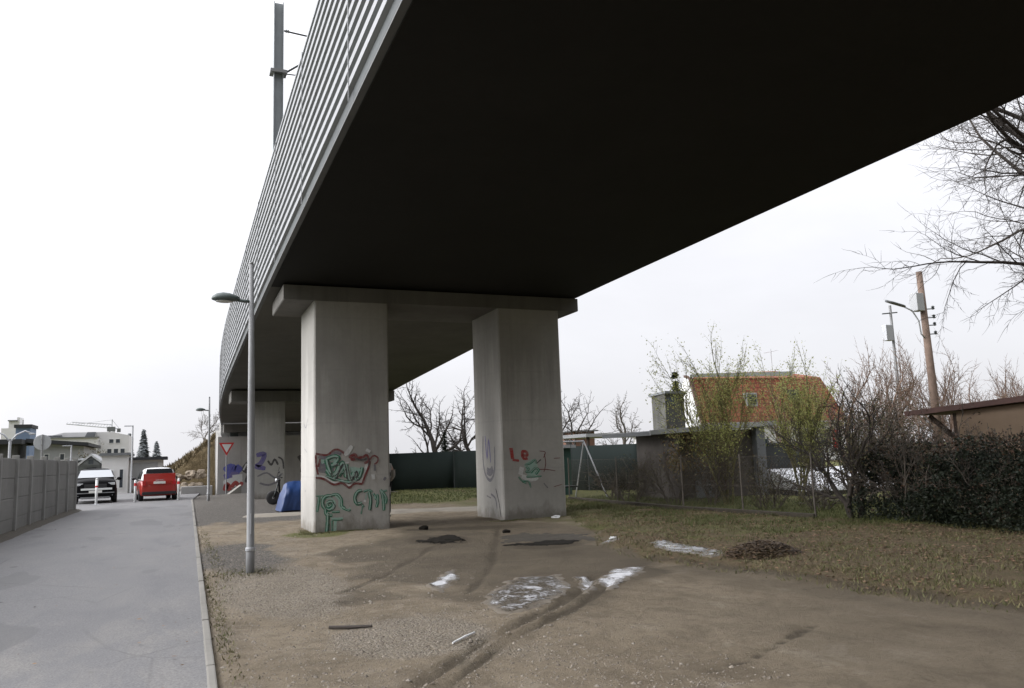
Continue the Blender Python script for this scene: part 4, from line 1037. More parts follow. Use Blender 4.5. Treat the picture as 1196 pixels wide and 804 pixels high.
# dark roofed grey building right behind fence
d_ = thing('grey_hall', 'grey hall with a sloping black roof edge just over the concrete fence', 'building')
mb = MB(); mb.prism([(-11.4, 0), (-11.4, 4.0), (-7.6, 3.65), (-7.6, 0)], 'Y', 80, 92); mb.build('wall', M['render_g'], d_)
mb = MB(); mb.prism([(-12.0, 4.06), (-12.0, 4.4), (-7.2, 3.95), (-7.2, 3.66)], 'Y', 79.5, 92.2); mb.build('roof', M['roofdark'], d_)
windows(d_, [(-10.6, -10.3, 80, 2.5, 3.0), (-9.4, -9.1, 80, 2.5, 3.0)])
# brown shed with black roof, left
d2 = thing('dark_shed', 'long brown shed with black flat roof over the left end of the fence', 'shed')
mb = MB(); mb.box(-20, -12.6, 78, 84, 0, 3.9); mb.build('wall', M['oliveclad'], d2)
mb = MB(); mb.box(-20.5, -12.0, 77.5, 84.5, 3.9, 4.3); mb.build('roof', M['roofdark'], d2)
windows(d2, [(-16.5, -15.6, 78, 2.0, 3.0)])
# blue stair tower
d3 = thing('blue_tower_block', 'small blue clad tower block rising over the brown shed roof', 'building')
mb = MB(); mb.box(-16.4, -15.0, 102, 106, 0, 6.4); mb.build('wall', M['render_b'], d3)
mb = MB(); mb.box(-16.55, -14.85, 101.8, 106.2, 6.4, 6.75); mb.build('roof', M['roofdark'], d3)
mb = MB(); mb.tube([(-15.9, 103, 6.75), (-15.9, 103, 7.3)], .06); mb.build('chimney', M['galv'], d3)
# pale silo pair
d4 = thing('pale_silo', 'pale stepped industrial tower on the far left skyline', 'tower')
mb = MB(); mb.box(-20.9, -20.1, 120, 123, 0, 7.2); mb.box(-20.1, -19.2, 120, 123, 0, 8.1); mb.box(-19.2, -18.9, 120, 123, 0, 8.6); mb.build('wall', M['render_w'], d4)
mb = MB(); mb.box(-20.2, -19.1, 119.8, 123.2, 8.1, 8.25); mb.build('roof', M['roofgrey'], d4)
# wooden hut with open gable
d5 = thing('gabled_hut', 'small grey timber hut with a pitched gable left of the white garage', 'hut')
mb = MB(); mb.prism([(-7.7, -.2), (-7.7, 1.9), (-5.0, 1.9), (-5.0, -.2)], 'Y', 64, 68); mb.prism([(-6.2, 1.9), (-5.55, 2.45), (-4.9, 1.9)], 'Y', 63.6, 67); mb.build('wall', M['roofgrey'], d5)
mb = MB(); mb.prism([(-6.35, 1.86), (-5.55, 2.52), (-4.75, 1.86), (-4.75, 2.0), (-5.55, 2.68), (-6.35, 2.0)], 'Y', 63.3, 68); mb.prism([(-7.9, 1.9), (-7.9, 2.05), (-6.2, 2.4), (-6.2, 2.25)], 'Y', 63.5, 68.2); mb.build('roof', M['render_g'], d5)
mb = MB(); mb.box(-5.85, -5.25, 63.92, 63.99, 0, 1.7); mb.build('door', M['roofdark'], d5)
mb = MB(); mb.box(-5.7, -5.4, 63.55, 63.6, 1.95, 2.25); mb.build('gable_window', M['window'], d5)
# tower crane, far
cr = thing('tower_crane', 'distant tower crane with a long jib over the white buildings', 'crane', (-13.6, 200, 0))
mb = MB()
for dx, dy in ((-.5, -.5), (.5, -.5), (.5, .5), (-.5, .5)): mb.box(dx - .08, dx + .08, dy - .08, dy + .08, 0, 10.6)
for k in range(10):
    mb.tube([(-.5, -.5, k), (.5, -.5, k + 1)], .05, 4); mb.tube([(.5, .5, k), (-.5, .5, k + 1)], .05, 4)
mb.build('mast', M['signgrey'], cr)
mb = MB(); mb.tube([(-9, 0, 11.7), (0, 0, 10.6), (1.6, 0, 10.4)], .09, 4); mb.tube([(-9, .5, 11.7), (0, .5, 10.6), (1.6, .5, 10.4)], .09, 4); mb.tube([(-8, .25, 12.1), (0, .25, 11.4)], .08, 4)
for k in range(16): mb.tube([(-9 + k * .56, 0, 11.7 - k * .068), (-8.7 + k * .56, .25, 12.05 - k * .045)], .04, 4)
mb.build('jib', M['signgrey'], cr)
mb = MB(); mb.box(-.9, .7, -.6, .9, 9.9, 10.9); mb.box(1.1, 1.8, -.4, .8, 9.7, 10.5); mb.build('cab', M['roofgrey'], cr)
mb = MB(); mb.tube([(0, .2, 10.6), (0, .2, 12.6)], .12, 4); mb.tube([(0, .2, 12.5), (-7, .2, 11.6)], .04, 4); mb.tube([(0, .2, 12.5), (1.6, .2, 10.4)], .04, 4); mb.build('tie_mast', M['signgrey'], cr)
# double-armed lamp beyond the fence and slim lamp poles
dl = thing('double_lamp', 'pale street lamp with two curved arms behind the concrete fence', 'street lamp', (-8.6, 52, 0))
mb = MB(); mb.tube([(0, 0, 0), (0, 0, 3.3)], .07, 10); mb.build('pole', M['signgrey'], dl)
for s in (-1, 1):
    mb = MB(); mb.tube([(0, 0, 3.25), (s * .3, 0, 3.65), (s * .7, 0, 3.85), (s * 1.0, 0, 3.72)], .045, 8); mb.build('arm', M['signgrey'], dl, True)
    mb = MB(); mb.blob((s * 1.05, 0, 3.68), (.18, .09, .06), 2, 0, 1); mb.build('lamp_head', M['render_g'], dl, True)
def slim(loc, h, label):
    p = thing('lamp_pole', label, 'lamp pole', loc, 0, 'slim poles by the parked cars')
    mb = MB(); mb.tube([(0, 0, 0), (0, 0, h)], [.06, .04], 8); mb.build('pole', M['signgrey'], p)
    mb = MB(); mb.box(-.5, .02, -.05, .05, h - .06, h, bev=.01); mb.build('lamp_head', M['signgrey'], p)
slim((-6.0, 56, 0), 3.1, 'slim pale pole standing behind the black car')
slim((-2.65, 57, 0), 4.3, 'slim pale pole standing before the garage, left of the red car')

# embankment, boulders, low wall
def hill():
    rows = []
    for j in range(50):
        y = 56.5 + j * 2.2; row = []
        for i in range(40):
            u = i / 39
            x0_, x1_ = max(-4.2, -1.9 - .27 * (y - 56.5)), XL - .1 + shift(y)
            x = x0_ + (x1_ - x0_) * u
            top = (sof(y) + .25) * (1 if y > 58 else .94)
            z = -.55 + top * (u ** .95) + .22 * mn.noise(V((x * .8, y * .5, 0))) * (u > 0)
            if y < 57: z = -.55
            row.append((x, y, z))
        rows.append(row)
    mb = MB(); mb.loft(rows, closed=False, caps=False); o = mb.build('embankment', M['hill'], smooth=True); o['kind'] = 'structure'
    # rough dead growth on it
    mb = MB()
    for k in range(6000):
        y = 57.2 + 40 * rnd.random() ** 1.6; u = rnd.uniform(.04, .97)
        x0_, x1_ = max(-4.2, -1.9 - .27 * (y - 56.5)), XL - .1 + shift(y); x = x0_ + (x1_ - x0_) * u
        z = -.6 + (sof(y) + .25) * (u ** .95); a = rnd.uniform(0, PI); h = rnd.uniform(.15, .5); w = rnd.uniform(.03, .1)
        dx, dy = math.cos(a) * w, math.sin(a) * w
        mb.face([(x - dx, y - dy, z), (x + dx, y + dy, z), (x + rnd.uniform(-.2, .2), y + rnd.uniform(-.2, .2), z + h)])
    o = mb.build('dead_scrub', M['leafpile_h']); tag(o, 'brown dead scrub covering the embankment slope', 'scrub', None, 'stuff')
M['leafpile_h'] = leafmat('dead_growth', [(.15, .115, .065), (.20, .155, .09), (.11, .095, .05)])
hill()
k = 0
for (x, y, z, r_) in ((-1.2, 56.2, .05, .42), (-.35, 56.1, .1, .5), (.45, 56.0, .15, .52), (1.2, 55.9, .2, .55), (-.75, 56.6, .75, .42), (.1, 56.6, .85, .45), (.85, 56.5, .95, .5), (1.5, 56.4, 1.0, .48), (1.55, 54.4, .0, .55), (.75, 54.8, -.05, .42)):
    mb = MB(); mb.blob((0, 0, 0), (r_ * .8, r_ * .75, r_ * .55), 3, .7, 1.6, 0, k); o = mb.build('boulder', M['stone'])
    o.location = (x, y, z); o.rotation_euler = (0, 0, k)
    tag(o, 'tan rough boulder heaped at the foot of the embankment', 'boulder', 'boulders at the embankment foot'); k += 1
mb = MB(); mb.box(.25, 1.95, 49.6, 50.0, -.5, .42, bev=.04); tag(mb.build('low_wall', M['abut']), 'low pale concrete block wall in front of the boulders', 'wall')
lg = thing('log_ramp', 'pale slanting concrete slab leaning by the abutment corner', 'slab')
mb = MB(); mb.prism([(2.3, -.6), (3.6, .35), (3.6, -.6)], 'Y', 50.5, 52.0); mb.build('slab', M['kerb'], lg)

# ------------------------------------------------------------------ trees
def grow(T, Wg, p, d, r, L_, lev, maxlev, cfg, r_, tips):
    nseg = max(2, cfg['seg'] - lev)
    pts = [p.copy()]; rad = [r]; q = p.copy(); dd = d.copy()
    for i in range(nseg):
        dd = dd + V((r_.gauss(0, 1), r_.gauss(0, 1), r_.gauss(0, 1))) * cfg['jit'] + V((0, 0, cfg['trop'][min(lev, len(cfg['trop']) - 1)]))
        dd.normalize(); q = q + dd * (L_ / nseg); pts.append(q.copy())
        rad.append(r * (1 - (1 - cfg['taper']) * (i + 1) / nseg) if lev < maxlev else r * (1 - .75 * (i + 1) / nseg))
    (T if lev <= cfg.get('tl', 1) else Wg).tube(pts, rad, (8, 6, 5, 3, 3, 3)[lev], 0, False)
    if lev >= maxlev:
        tips.append((pts[-1], dd.copy())); tips.append((pts[len(pts) // 2], dd.copy())); return
    n = cfg['kids'][lev]
    n = max(1, int(n * r_.uniform(.8, 1.2)))
    for k in range(n):
        t = cfg['start'][lev] + (1 - cfg['start'][lev]) * (k + r_.random()) / n
        f = t * nseg; i = min(int(f), nseg - 1); pp = pts[i].lerp(pts[i + 1], f - i)
        base = (pts[i + 1] - pts[i]).normalized()
        o = base.orthogonal().normalized(); o.rotate(Matrix.Rotation(r_.uniform(0, 2 * PI), 3, base))
        a = R(r_.uniform(*cfg['ang']))
        nd = base * math.cos(a) + o * math.sin(a)
        rr = max(cfg['rmin'], (rad[i] * cfg['rr']) * r_.uniform(.8, 1.1))
        grow(T, Wg, pp, nd, rr, L_ * cfg['lr'][lev] * r_.uniform(.7, 1.15) * (1.1 - .45 * t), lev + 1, maxlev, cfg, r_, tips)
    # leader continues
    if lev < maxlev and cfg.get('lead', True):
        grow(T, Wg, pts[-1], dd, max(cfg['rmin'], rad[-1] * .9), L_ * .5, lev + 1, maxlev, cfg, r_, tips)
BARE = dict(seg=7, jit=.12, trop=[.02, .06, .03, .0, -.01], taper=.45, kids=[8, 6, 5, 5], start=[.3, .2, .15, .1], ang=(28, 62), rmin=.006, rr=.55, lr=[.62, .55, .5, .45], tl=1)
def bare_tree(name, label, loc, h, r, cfg, seed, mat, maxlev=4, lean=(0, 0), group=None, cat='tree'):
    rr = random.Random(seed)
    t = thing(name, label, cat, loc, 0, group)
    A, B_ = MB(), MB(); tips = []
    grow(A, B_, V((0, 0, -.2)), V((lean[0], lean[1], 1)).normalized(), r, h, 0, maxlev, cfg, rr, tips)
    A.build('trunk', mat, t, True); B_.build('crown', mat, t, True)
    return t, tips
def leaves(mb, pts, n, size, spread, r_, aspect=.5, droop=0):
    for k in range(n):
        p, d = pts[r_.randrange(len(pts))]
        c = p + V((r_.gauss(0, spread), r_.gauss(0, spread), r_.gauss(0, spread) - droop * r_.random()))
        a = V((r_.gauss(0, 1), r_.gauss(0, 1), r_.gauss(0, 1) - droop)).normalized() * size * r_.uniform(.6, 1.3)
        b_ = a.orthogonal().normalized(); b_.rotate(Matrix.Rotation(r_.uniform(0, 6.28), 3, a.normalized())); b_ *= a.length * aspect
        mb.face([c - a * .5, c + b_ * .5, c + a * .5, c - b_ * .5])

# trees seen between and beside the piers
c1 = dict(BARE, kids=[7, 6, 5, 3], ang=(32, 66), trop=[.02, .07, .04, .0, -.02], rmin=.013, jit=.15, start=[.22, .2, .15, .1], lr=[.72, .58, .5, .45], taper=.5)
bare_tree('bare_tree', 'tall bare tree with upright limbs seen between the two piers', (14.6, 45.5, 0), 4.0, .22, c1, 11, M['bark'], 4)
bare_tree('bare_tree', 'bare tree partly cut off by the left edge of the right pier', (17.0, 45.0, 0), 3.8, .18, c1, 12, M['bark'], 4)
bare_tree('bare_tree', 'bare tree with raking branches just right of the right pier', (23.0, 44, 0), 3.8, .2, c1, 13, M['bark'], 4)
bare_tree('bare_tree', 'smaller bare tree right of the raking one beside the pier', (25.4, 43, 0), 3.0, .14, dict(c1, jit=.16), 14, M['barkgrey'], 4)
# far low grey scrub along the horizon between piers
for i, (x, y) in enumerate(((16, 62), (18.5, 64), (20, 63), (23, 66), (13.6, 60))):
    rr = random.Random(40 + i)
    t, tips = bare_tree('distant_bush', 'low grey leafless bush on the skyline behind the green screen fence', (x, y, 0), 1.5, .08, dict(BARE, kids=[6, 5, 4], rmin=.02), 60 + i, M['barkgrey'], 3, group='skyline bushes behind the green fence', cat='bush')
# big tree overhanging at the right
cb = dict(BARE, seg=9, jit=.13, trop=[.0, .03, -.02, -.05, -.05], kids=[11, 8, 7, 5], start=[.3, .12, .08, .05], ang=(38, 78), rmin=.006, lr=[.66, .55, .48, .42], rr=.5)
def overhang():
    rr = random.Random(19); t = thing('overhanging_tree', 'large dark bare tree whose branches reach in from the right edge', 'tree', (17.7, 9.3, 0))
    A, B_ = MB(), MB(); tips = []
    A.tube([(0, 0, -.3), (-.05, 0, 2), (.05, .05, 5), (.2, 0, 8), (.3, .1, 11)], [.34, .29, .24, .15, .05], 12, 0, True)
    c_ = dict(BARE, seg=9, jit=.13, trop=[0, .04, .03, .0, -.02], kids=[9, 12, 9, 6], start=[.2, .18, .08, .05], ang=(28, 66), rmin=.0045, lr=[.6, .46, .5, .45], rr=.46, taper=.35)
    for (z, dx, dy, dz, L_, r_) in ((3.6, -1, .2, -.02, 5.4, .06), (4.2, -1, .10, .02, 6.2, .06), (4.8, -1, .35, .08, 6.0, .06), (5.4, -1, -.05, .12, 6.6, .075), (6.0, -1, .22, .10, 6.6, .075), (6.8, -1, .02, .14, 6.4, .075), (7.4, -1, .3, .12, 6.0, .065), (8.2, -1, -.1, .2, 5.6, .06), (6.2, -.8, .9, .15, 5.2, .06), (9, -.9, .4, .3, 5.0, .05), (7, .9, -.3, .3, 5, .06), (6.2, .3, 1, .3, 5, .06), (8.6, .5, -.8, .5, 4, .05)):
        grow(A, B_, V((.1, 0, z)), V((dx, dy, dz)).normalized(), r_ * 1.05, L_ * (.76 if 5 < z < 7.6 else .6), 1, 4, c_, rr, tips)
    A.build('trunk', M['bark'], t, True); B_.build('crown', M['bark'], t, True)
overhang()
# scrub trees behind the tan garage
protos = []
cs = dict(BARE, kids=[12, 7, 5, 4], ang=(14, 52), trop=[.05, .09, .06, .02, 0], rmin=.0075, start=[.05, .1, .1, .1], lr=[.7, .5, .5, .4], jit=.16)
spots = [(24.5, 22.5), (27.8, 21), (29.5, 23.5), (26.3, 25), (31, 19.5), (32.5, 22), (23, 26), (28.5, 17.5), (33, 17), (30.5, 27), (26.4, 18.6), (35, 24), (22.4, 22.0), (29.4, 15.6)]
rr = random.Random(5)
for i, (x, y) in enumerate(spots):
    lab = ('dense reddish bare scrub tree behind the tan garage' if i % 2 == 0 else 'tall thin brown bare scrub tree behind the tan garage')
    if i < 2:
        t, tips = bare_tree('scrub_tree', lab, (x, y, 0), 3.3 + i * .5, .09, cs, 70 + i, M['barkred'], 4, group='scrub trees behind the garage'); protos.append(t)
    else:
        s = rr.uniform(.65, .95); dup(protos[i % 2], (x, y, 0), rr.uniform(0, 6), lab, 'scrub trees behind the garage', (s, s, s * rr.uniform(.9, 1.15)))
# low brown thicket mass under them
def bushy(name, label, loc, h, seed, leafm, barkm, nleaf, lsize, spread, cfg=None, cat='bush', group=None, maxlev=3, r=.05, lean=(0, 0), stems=4, sw=.25, aspect=.5, droop=0):
    rr = random.Random(seed)
    t = thing(name, label, cat, loc, 0, group)
    A, B_ = MB(), MB(); tips = []
    cfg = cfg or dict(BARE, kids=[7, 5, 4], ang=(20, 55), rmin=.005, start=[.15, .1, .1], lr=[.6, .55, .5], jit=.14)
    for s in range(stems):
        a = rr.uniform(0, 6.28)
        grow(A, B_, V((math.cos(a) * .12, math.sin(a) * .12, -.1)), V((math.cos(a) * sw + lean[0], math.sin(a) * sw + lean[1], 1)).normalized(), r * rr.uniform(.7, 1.1), h * rr.uniform(.55, .75), 0, maxlev, cfg, rr, tips)
    A.build('trunk', barkm, t, True)
    nb = len(B_.f); leaves_mb = MB(); leaves(leaves_mb, tips, nleaf, lsize, spread, rr, aspect, droop)
    B_.build('branches', barkm, t, True)
    leaves_mb.build('crown', leafm, t)
    return t
bushy('brown_bush', 'tangled brown bush with a forked dark trunk left of the evergreen hedge', (12.75, 12.45, 0), 2.7, 3, M['scrubleaf'], M['bark'], 2600, .05, .12, r=.075, stems=3, maxlev=4, cfg=dict(BARE, kids=[7, 6, 5, 4], ang=(25, 60), rmin=.005, start=[.25, .1, .1, .1], lr=[.62, .55, .5, .45], jit=.16))
bushy('thicket_bush', 'olive brown leafless thicket between the red roofed house and the garage', (15.8, 15.2, 0), 2.3, 4, M['scrubleaf'], M['barkgrey'], 3500, .05, .16, stems=6, sw=.35, maxlev=3)
bushy('thicket_bush', 'olive brown thicket directly under the utility pole', (18.2, 16.2, 0), 2.7, 5, M['scrubleaf'], M['barkred'], 3500, .05, .18, stems=6, sw=.35, maxlev=3)
# willows in spring leaf in front of the red roof
wcfg = dict(BARE, kids=[9, 7, 5], ang=(12, 34), trop=[.05, .1, .03, -.02], rmin=.005, start=[.25, .1, .1], lr=[.62, .55, .5], jit=.10)
bushy('willow_tree', 'yellow green spring willow before the left part of the red roof', (13.35, 17.4, 0), 3.9, 21, M['springleaf'], M['springbark'], 7000, .055, .08, wcfg, 'tree', 'spring willows before the red roof', 3, .045, stems=4, sw=.09)
bushy('willow_tree', 'yellow green spring willow before the middle of the red roof', (15.35, 17.0, 0), 3.9, 22, M['springleaf'], M['springbark'], 7500, .055, .08, wcfg, 'tree', 'spring willows before the red roof', 3, .045, stems=4, sw=.11)
# garden bushes along the wire fence
gb = [(12.4, 20.6, 1.5, 'scrubleaf'), (12.6, 18.6, 1.7, 'scrubleaf'), (12.9, 17.6, 1.6, 'rustleaf'), (13.2, 15.6, 1.4, 'scrubleaf'), (13.8, 14.6, 1.3, 'scrubleaf'), (12.8, 22.2, 1.3, 'hedgeleaf'), (14.2, 18.8, 1.9, 'scrubleaf')]
gl = ['olive garden bush behind the wire fence near the swing frame', 'tall twiggy garden bush at the wire fence left of the fence post', 'rust leaved garden bush before the garden shed', 'thin twiggy bush behind the wire fence below the left willow', 'thin twiggy bush behind the wire fence below the right willow', 'dark green garden bush beside the swing frame', 'tall brown bush against the garden shed wall']
for i, (x, y, h, lm) in enumerate(gb):
    bushy('garden_bush', gl[i], (x, y, 0), h, 80 + i, M[lm], M['barkgrey'], 900, .05, .12, stems=5, sw=.4, maxlev=3, r=.025, group='bushes along the wire fence')
# evergreen hedge at the right: dense small leaves over inner stems
def hedge(name, label, segs, nleaf, seed):
    rr = random.Random(seed); t = thing(name, label, 'hedge', (0, 0, 0))
    st = MB(); lf = MB(); lf2 = MB()
    L_ = sum(1 for _ in segs)
    for (x0_, x1_, y0_, y1_, h) in segs:
        for k in range(8):
            x, y = rr.uniform(x0_ + .3, x1_ - .2), rr.uniform(y0_, y1_)
            st.tube([(x, y, -.1), (x + rr.uniform(-.1, .1), y + rr.uniform(-.1, .1), h * .5), (x + rr.uniform(-.3, .3), y + rr.uniform(-.3, .3), h * .95)], [.035, .02, .008], 5)
        n = int(nleaf * (y1_ - y0_) / 10)
        for k in range(n):
            y = rr.uniform(y0_ - .1, y1_ + .1); w = rr.random()
            z = rr.random() ** .8 * h
            hh = h + .38 * mn.noise(V((0, y * .9, 1))) + .30 * mn.noise(V((3, y * 2.7, x1_))) + .16 * mn.noise(V((5, y * 7, 1)))
            fx_ = x0_ + .1 + .5 * mn.noise(V((y * 1.1, z * 1.3, 2))) + .16 * mn.noise(V((y * 5, z * 5, 6))) + .2 * (z / h) ** 3
            z = z / h * hh
            x = fx_ + (x1_ - fx_) * (w ** 1.5)
            if mn.noise(V((x * 2.4, y * 2.4, z * 2.4))) < -.2 - .15 * (1 - z / hh): continue
            s = rr.uniform(.025, .075)
            a = V((rr.gauss(0, 1), rr.gauss(0, 1), rr.gauss(0, 1))).normalized() * s; b_ = a.orthogonal().normalized(); b_.rotate(Matrix.Rotation(rr.uniform(0, 6.28), 3, a.normalized())); b_ *= s * .55
            c = V((x, y, z)); tgt = lf2 if (z > hh * .86 and rr.random() < .55) else lf
            tgt.face([c - a * .5, c + b_ * .5, c + a * .5, c - b_ * .5])
        for k in range(int(90 * (y1_ - y0_) / 4)):   # stray shoots on top
            y = rr.uniform(y0_, y1_); x = rr.uniform(x0_ + .2, x1_ - .1); hh = h + .28 * mn.noise(V((0, y * 1.3, 1)))
            e = V((x + rr.uniform(-.12, .12), y + rr.uniform(-.12, .12), hh + rr.uniform(.05, .26)))
            st.tube([(x, y, hh - .3), tuple(e)], [.006, .003], 3)
            for q in range(5):
                c = V((x, y, hh)).lerp(e, rr.random()); a = V((rr.gauss(0, 1), rr.gauss(0, 1), rr.gauss(0, 1))).normalized() * .06; b_ = a.orthogonal().normalized() * .03
                lf2.face([c - a * .5, c + b_ * .5, c + a * .5, c - b_ * .5])
    st.build('stems', M['bark'], t); lf.build('foliage', M['hedgeleaf'], t); lf2.build('top_shoots', M['rustleaf'], t)
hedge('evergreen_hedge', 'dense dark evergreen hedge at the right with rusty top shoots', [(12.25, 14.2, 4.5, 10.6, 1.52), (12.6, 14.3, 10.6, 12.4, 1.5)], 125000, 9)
for bl_, bx_, by_, bh_, sd_ in (('loose brown twiggy bush sticking up above the left end of the evergreen hedge', 13.1, 11.3, 2.15, 141), ('loose brown twiggy bush sticking up through the middle of the evergreen hedge', 13.4, 9.9, 1.9, 142)):
    bushy('brown_bush', bl_, (bx_, by_, 0), bh_, sd_, M['rustleaf'], M['barkgrey'], 1500, .05, .10, stems=7, sw=.45, maxlev=3, r=.03)
# conifers
def conifer(label, loc, h, w, mat, seed, n=1500, group=None):
    rr = random.Random(seed); t = thing('conifer', label, 'tree', loc, 0, group)
    mb = MB(); mb.tube([(0, 0, 0), (0, 0, h * .95)], [.12 * h / 5, .02], 6); mb.build('trunk', M['bark'], t)
    mb = MB()
    for k in range(n):
        z = h * (1 - rr.random() ** .6 * .92); rad = w * (1 - z / h) * (.55 + .5 * abs(mn.noise(V((z * 3, seed, 0))))) + .05
        a = rr.uniform(0, 6.28); r_ = rad * rr.random() ** .5; s = .09 * h / 5 * rr.uniform(.6, 1.8) * (4 if h > 5 else 2)
        c = V((math.cos(a) * r_, math.sin(a) * r_, z - .15 * r_)); d = V((math.cos(a), math.sin(a), -.35)).normalized() * s; b_ = V((-math.sin(a), math.cos(a), rr.uniform(-.4, .4))) * s * .35
        mb.face([c - d * .5, c + b_, c + d * .5, c - b_])
    mb.build('crown', mat, t)
conifer('tall grey green conifer on the skyline behind the garage', (-4.9, 140, 0), 7.6, 2.3, M['conifer'], 2, 2200)
conifer('shorter grey conifer left of the tall one on the skyline', (-7.2, 145, 0), 7.2, 1.6, M['conifer'], 3, 1500)
conifer('small round grey conifer right of the tall one on the skyline', (-3.2, 150, 0), 6.0, 2.6, M['conifer'], 4, 1500)
conifer('small dark conifer tip above the olive box house', (37.9, 55, 0), 7.9, 1.0, M['conifer_n'], 5, 900)
conifer('dark narrow conifer by the green fence between the piers', (13.6, 42.0, 0), 3.1, .9, M['conifer_n'], 6, 1800)
t, tips = bare_tree('bare_tree', 'small bare tree on the embankment top behind the far lamp', (2.0, 74, 3.0), 2.6, .07, dict(c1, rmin=.012), 31, M['barkgrey'], 4)
# bushes behind the left fence
bushy('background_bush', 'brown green bush behind the left end of the concrete fence', (-15.5, 74, 0), 3.8, 90, M['scrubleaf'], M['barkgrey'], 2500, .16, .3, stems=6, sw=.5)
bushy('background_bush', 'dark bush behind the gabled hut', (-6.6, 74, 0), 3.0, 91, M['scrubleaf'], M['barkgrey'], 2000, .14, .25, stems=5, sw=.5)

# ------------------------------------------------------------------ fences at the back and right
gf = thing('green_fence', 'dark green mesh privacy fence closing the gardens behind the piers', 'fence')
gpts = [(8.4, 41.5), (9.3, 38.6), (12.4, 36.9), (13.6, 35.0), (14.6, 31.0), (15.3, 28.6), (16.4, 26.6), (17.6, 25.0), (20, 23.4)]
for i, ((xa, ya), (xb, yb_)) in enumerate(zip(gpts, gpts[1:])):
    mb = MB(); n = 8; rows = []
    for k in range(n + 1):
        t = k / n; x, y = xa + (xb - xa) * t, ya + (yb_ - ya) * t; o_ = .03 * mn.noise(V((x * 2, y * 2, 0)))
        rows.append([(x + o_, y, -.05), (x - o_, y + o_, .9), (x, y, 1.84 + .02 * math.sin(k * PI))])
    mb.loft(rows, closed=False, caps=False); o = mb.build('screen', M['greenscreen'], gf, True); o.modifiers.new('t', 'SOLIDIFY').thickness = .012
for (x, y) in gpts:
    mb = MB(); mb.tube([(x, y, -.2), (x, y, 1.92)], .03, 8); mb.build('post', M['darkmetal'], gf)
M['rustpost'] = plain('rusty_post', (.13, .115, .10), .8, .1, .3, 5)
wf = thing('wire_fence', 'rusty chain link garden fence with thin posts on a low concrete kerb', 'fence')
fy = [23.4, 20.2, 16.9, 14.9, 12.9]
posts = [(interp(FENCEX, y), y) for y in fy]
mk = M['barkgrey']
for (x, y) in posts:
    mb = MB(); mb.tube([(x, y, -.2), (x, y, 1.42)], .02, 8); mb.build('post', M['rustpost'], wf)
mb = MB()
for (xa, ya), (xb, yb_) in zip(posts, posts[1:]):
    a_, c_ = V((xa, ya, 0)), V((xb, yb_, 0)); L_ = (c_ - a_).length; n = int(L_ / .085)
    for z in (.12, .7, 1.35): mb.tube([a_ + V((0, 0, z)), c_ + V((0, 0, z))], .0035, 3, 0, False)
    hN = 1.23 / L_
    for k in range(-n, n * 2):
        for s in (1, -1):
            t0 = k / n; t1 = t0 + s * hN
            lo, hi = max(min(t0, t1), 0), min(max(t0, t1), 1)
            if hi - lo < 1e-3: continue
            za = .12 + 1.23 * abs(lo - t0) / hN; zb = .12 + 1.23 * abs(hi - t0) / hN
            if s == -1: pass
            mb.tube([a_.lerp(c_, lo) + V((0, 0, za)), a_.lerp(c_, hi) + V((0, 0, zb))], .0018, 3, 0, False)
mb.build('chain_link', M['barkgrey'], wf)
mb = MB()
for (xa, ya), (xb, yb_) in zip(posts, posts[1:]):
    L_ = math.hypot(xb - xa, yb_ - ya); mb.box((xa + xb) / 2 - L_ / 2, (xa + xb) / 2 + L_ / 2, (ya + yb_) / 2 - .06, (ya + yb_) / 2 + .06, -.1, .17, bev=.015, rz=math.atan2(yb_ - ya, xb - xa))
mb.build('base_kerb', M['darkcrust'], wf)
# garden swing frame
sw = thing('swing_frame', 'garden swing frame with pale slanted legs by the right pier', 'swing', (12.45, 24, 0), 0)
mb = MB(); mb.tube([(-1.6, 0, 1.95), (.25, 0, 1.95)], .026, 8); mb.build('top_bar', M['signgrey'], sw)
for (a0, b0, dy) in ((.25, .68, -.75), (.25, .25, .8), (-1.6, -1.95, -.75), (-1.6, -1.6, .8)):
    mb = MB(); mb.tube([(a0, 0, 1.95), (b0, dy, 0)], .024, 8); mb.build('leg', M['signgrey'], sw)
mb = MB(); mb.box(-1.3, -.2, -.3, .3, .45, .5, bev=.015); mb.build('seat', M['greenscreen'], sw)
for x in (-1.25, -.25):
    mb = MB(); mb.tube([(x, 0, 1.95), (x, 0, .5)], .01, 5); mb.build('hanger', M['darkmetal'], sw)
gh = thing('green_hut', 'dark green garden hut with pale roof edge behind the swing frame', 'hut', (12.0, 26, 0))
mb = MB(); mb.box(-.8, 1.2, 0, 1.6, 0, 1.75); mb.build('wall', plain('green_paint', (.03, .075, .06), .6, 0, .15, 2), gh)
mb = MB(); mb.prism([(-.95, 1.76), (1.35, 1.76), (1.35, 1.86), (-.95, 1.92)], 'Y', -.15, 1.75); mb.build('roof', M['render_g'], gh)
mb = MB(); mb.box(.1, .8, -.03, -.002, .05, 1.6); mb.build('door', M['greenscreen'], gh)
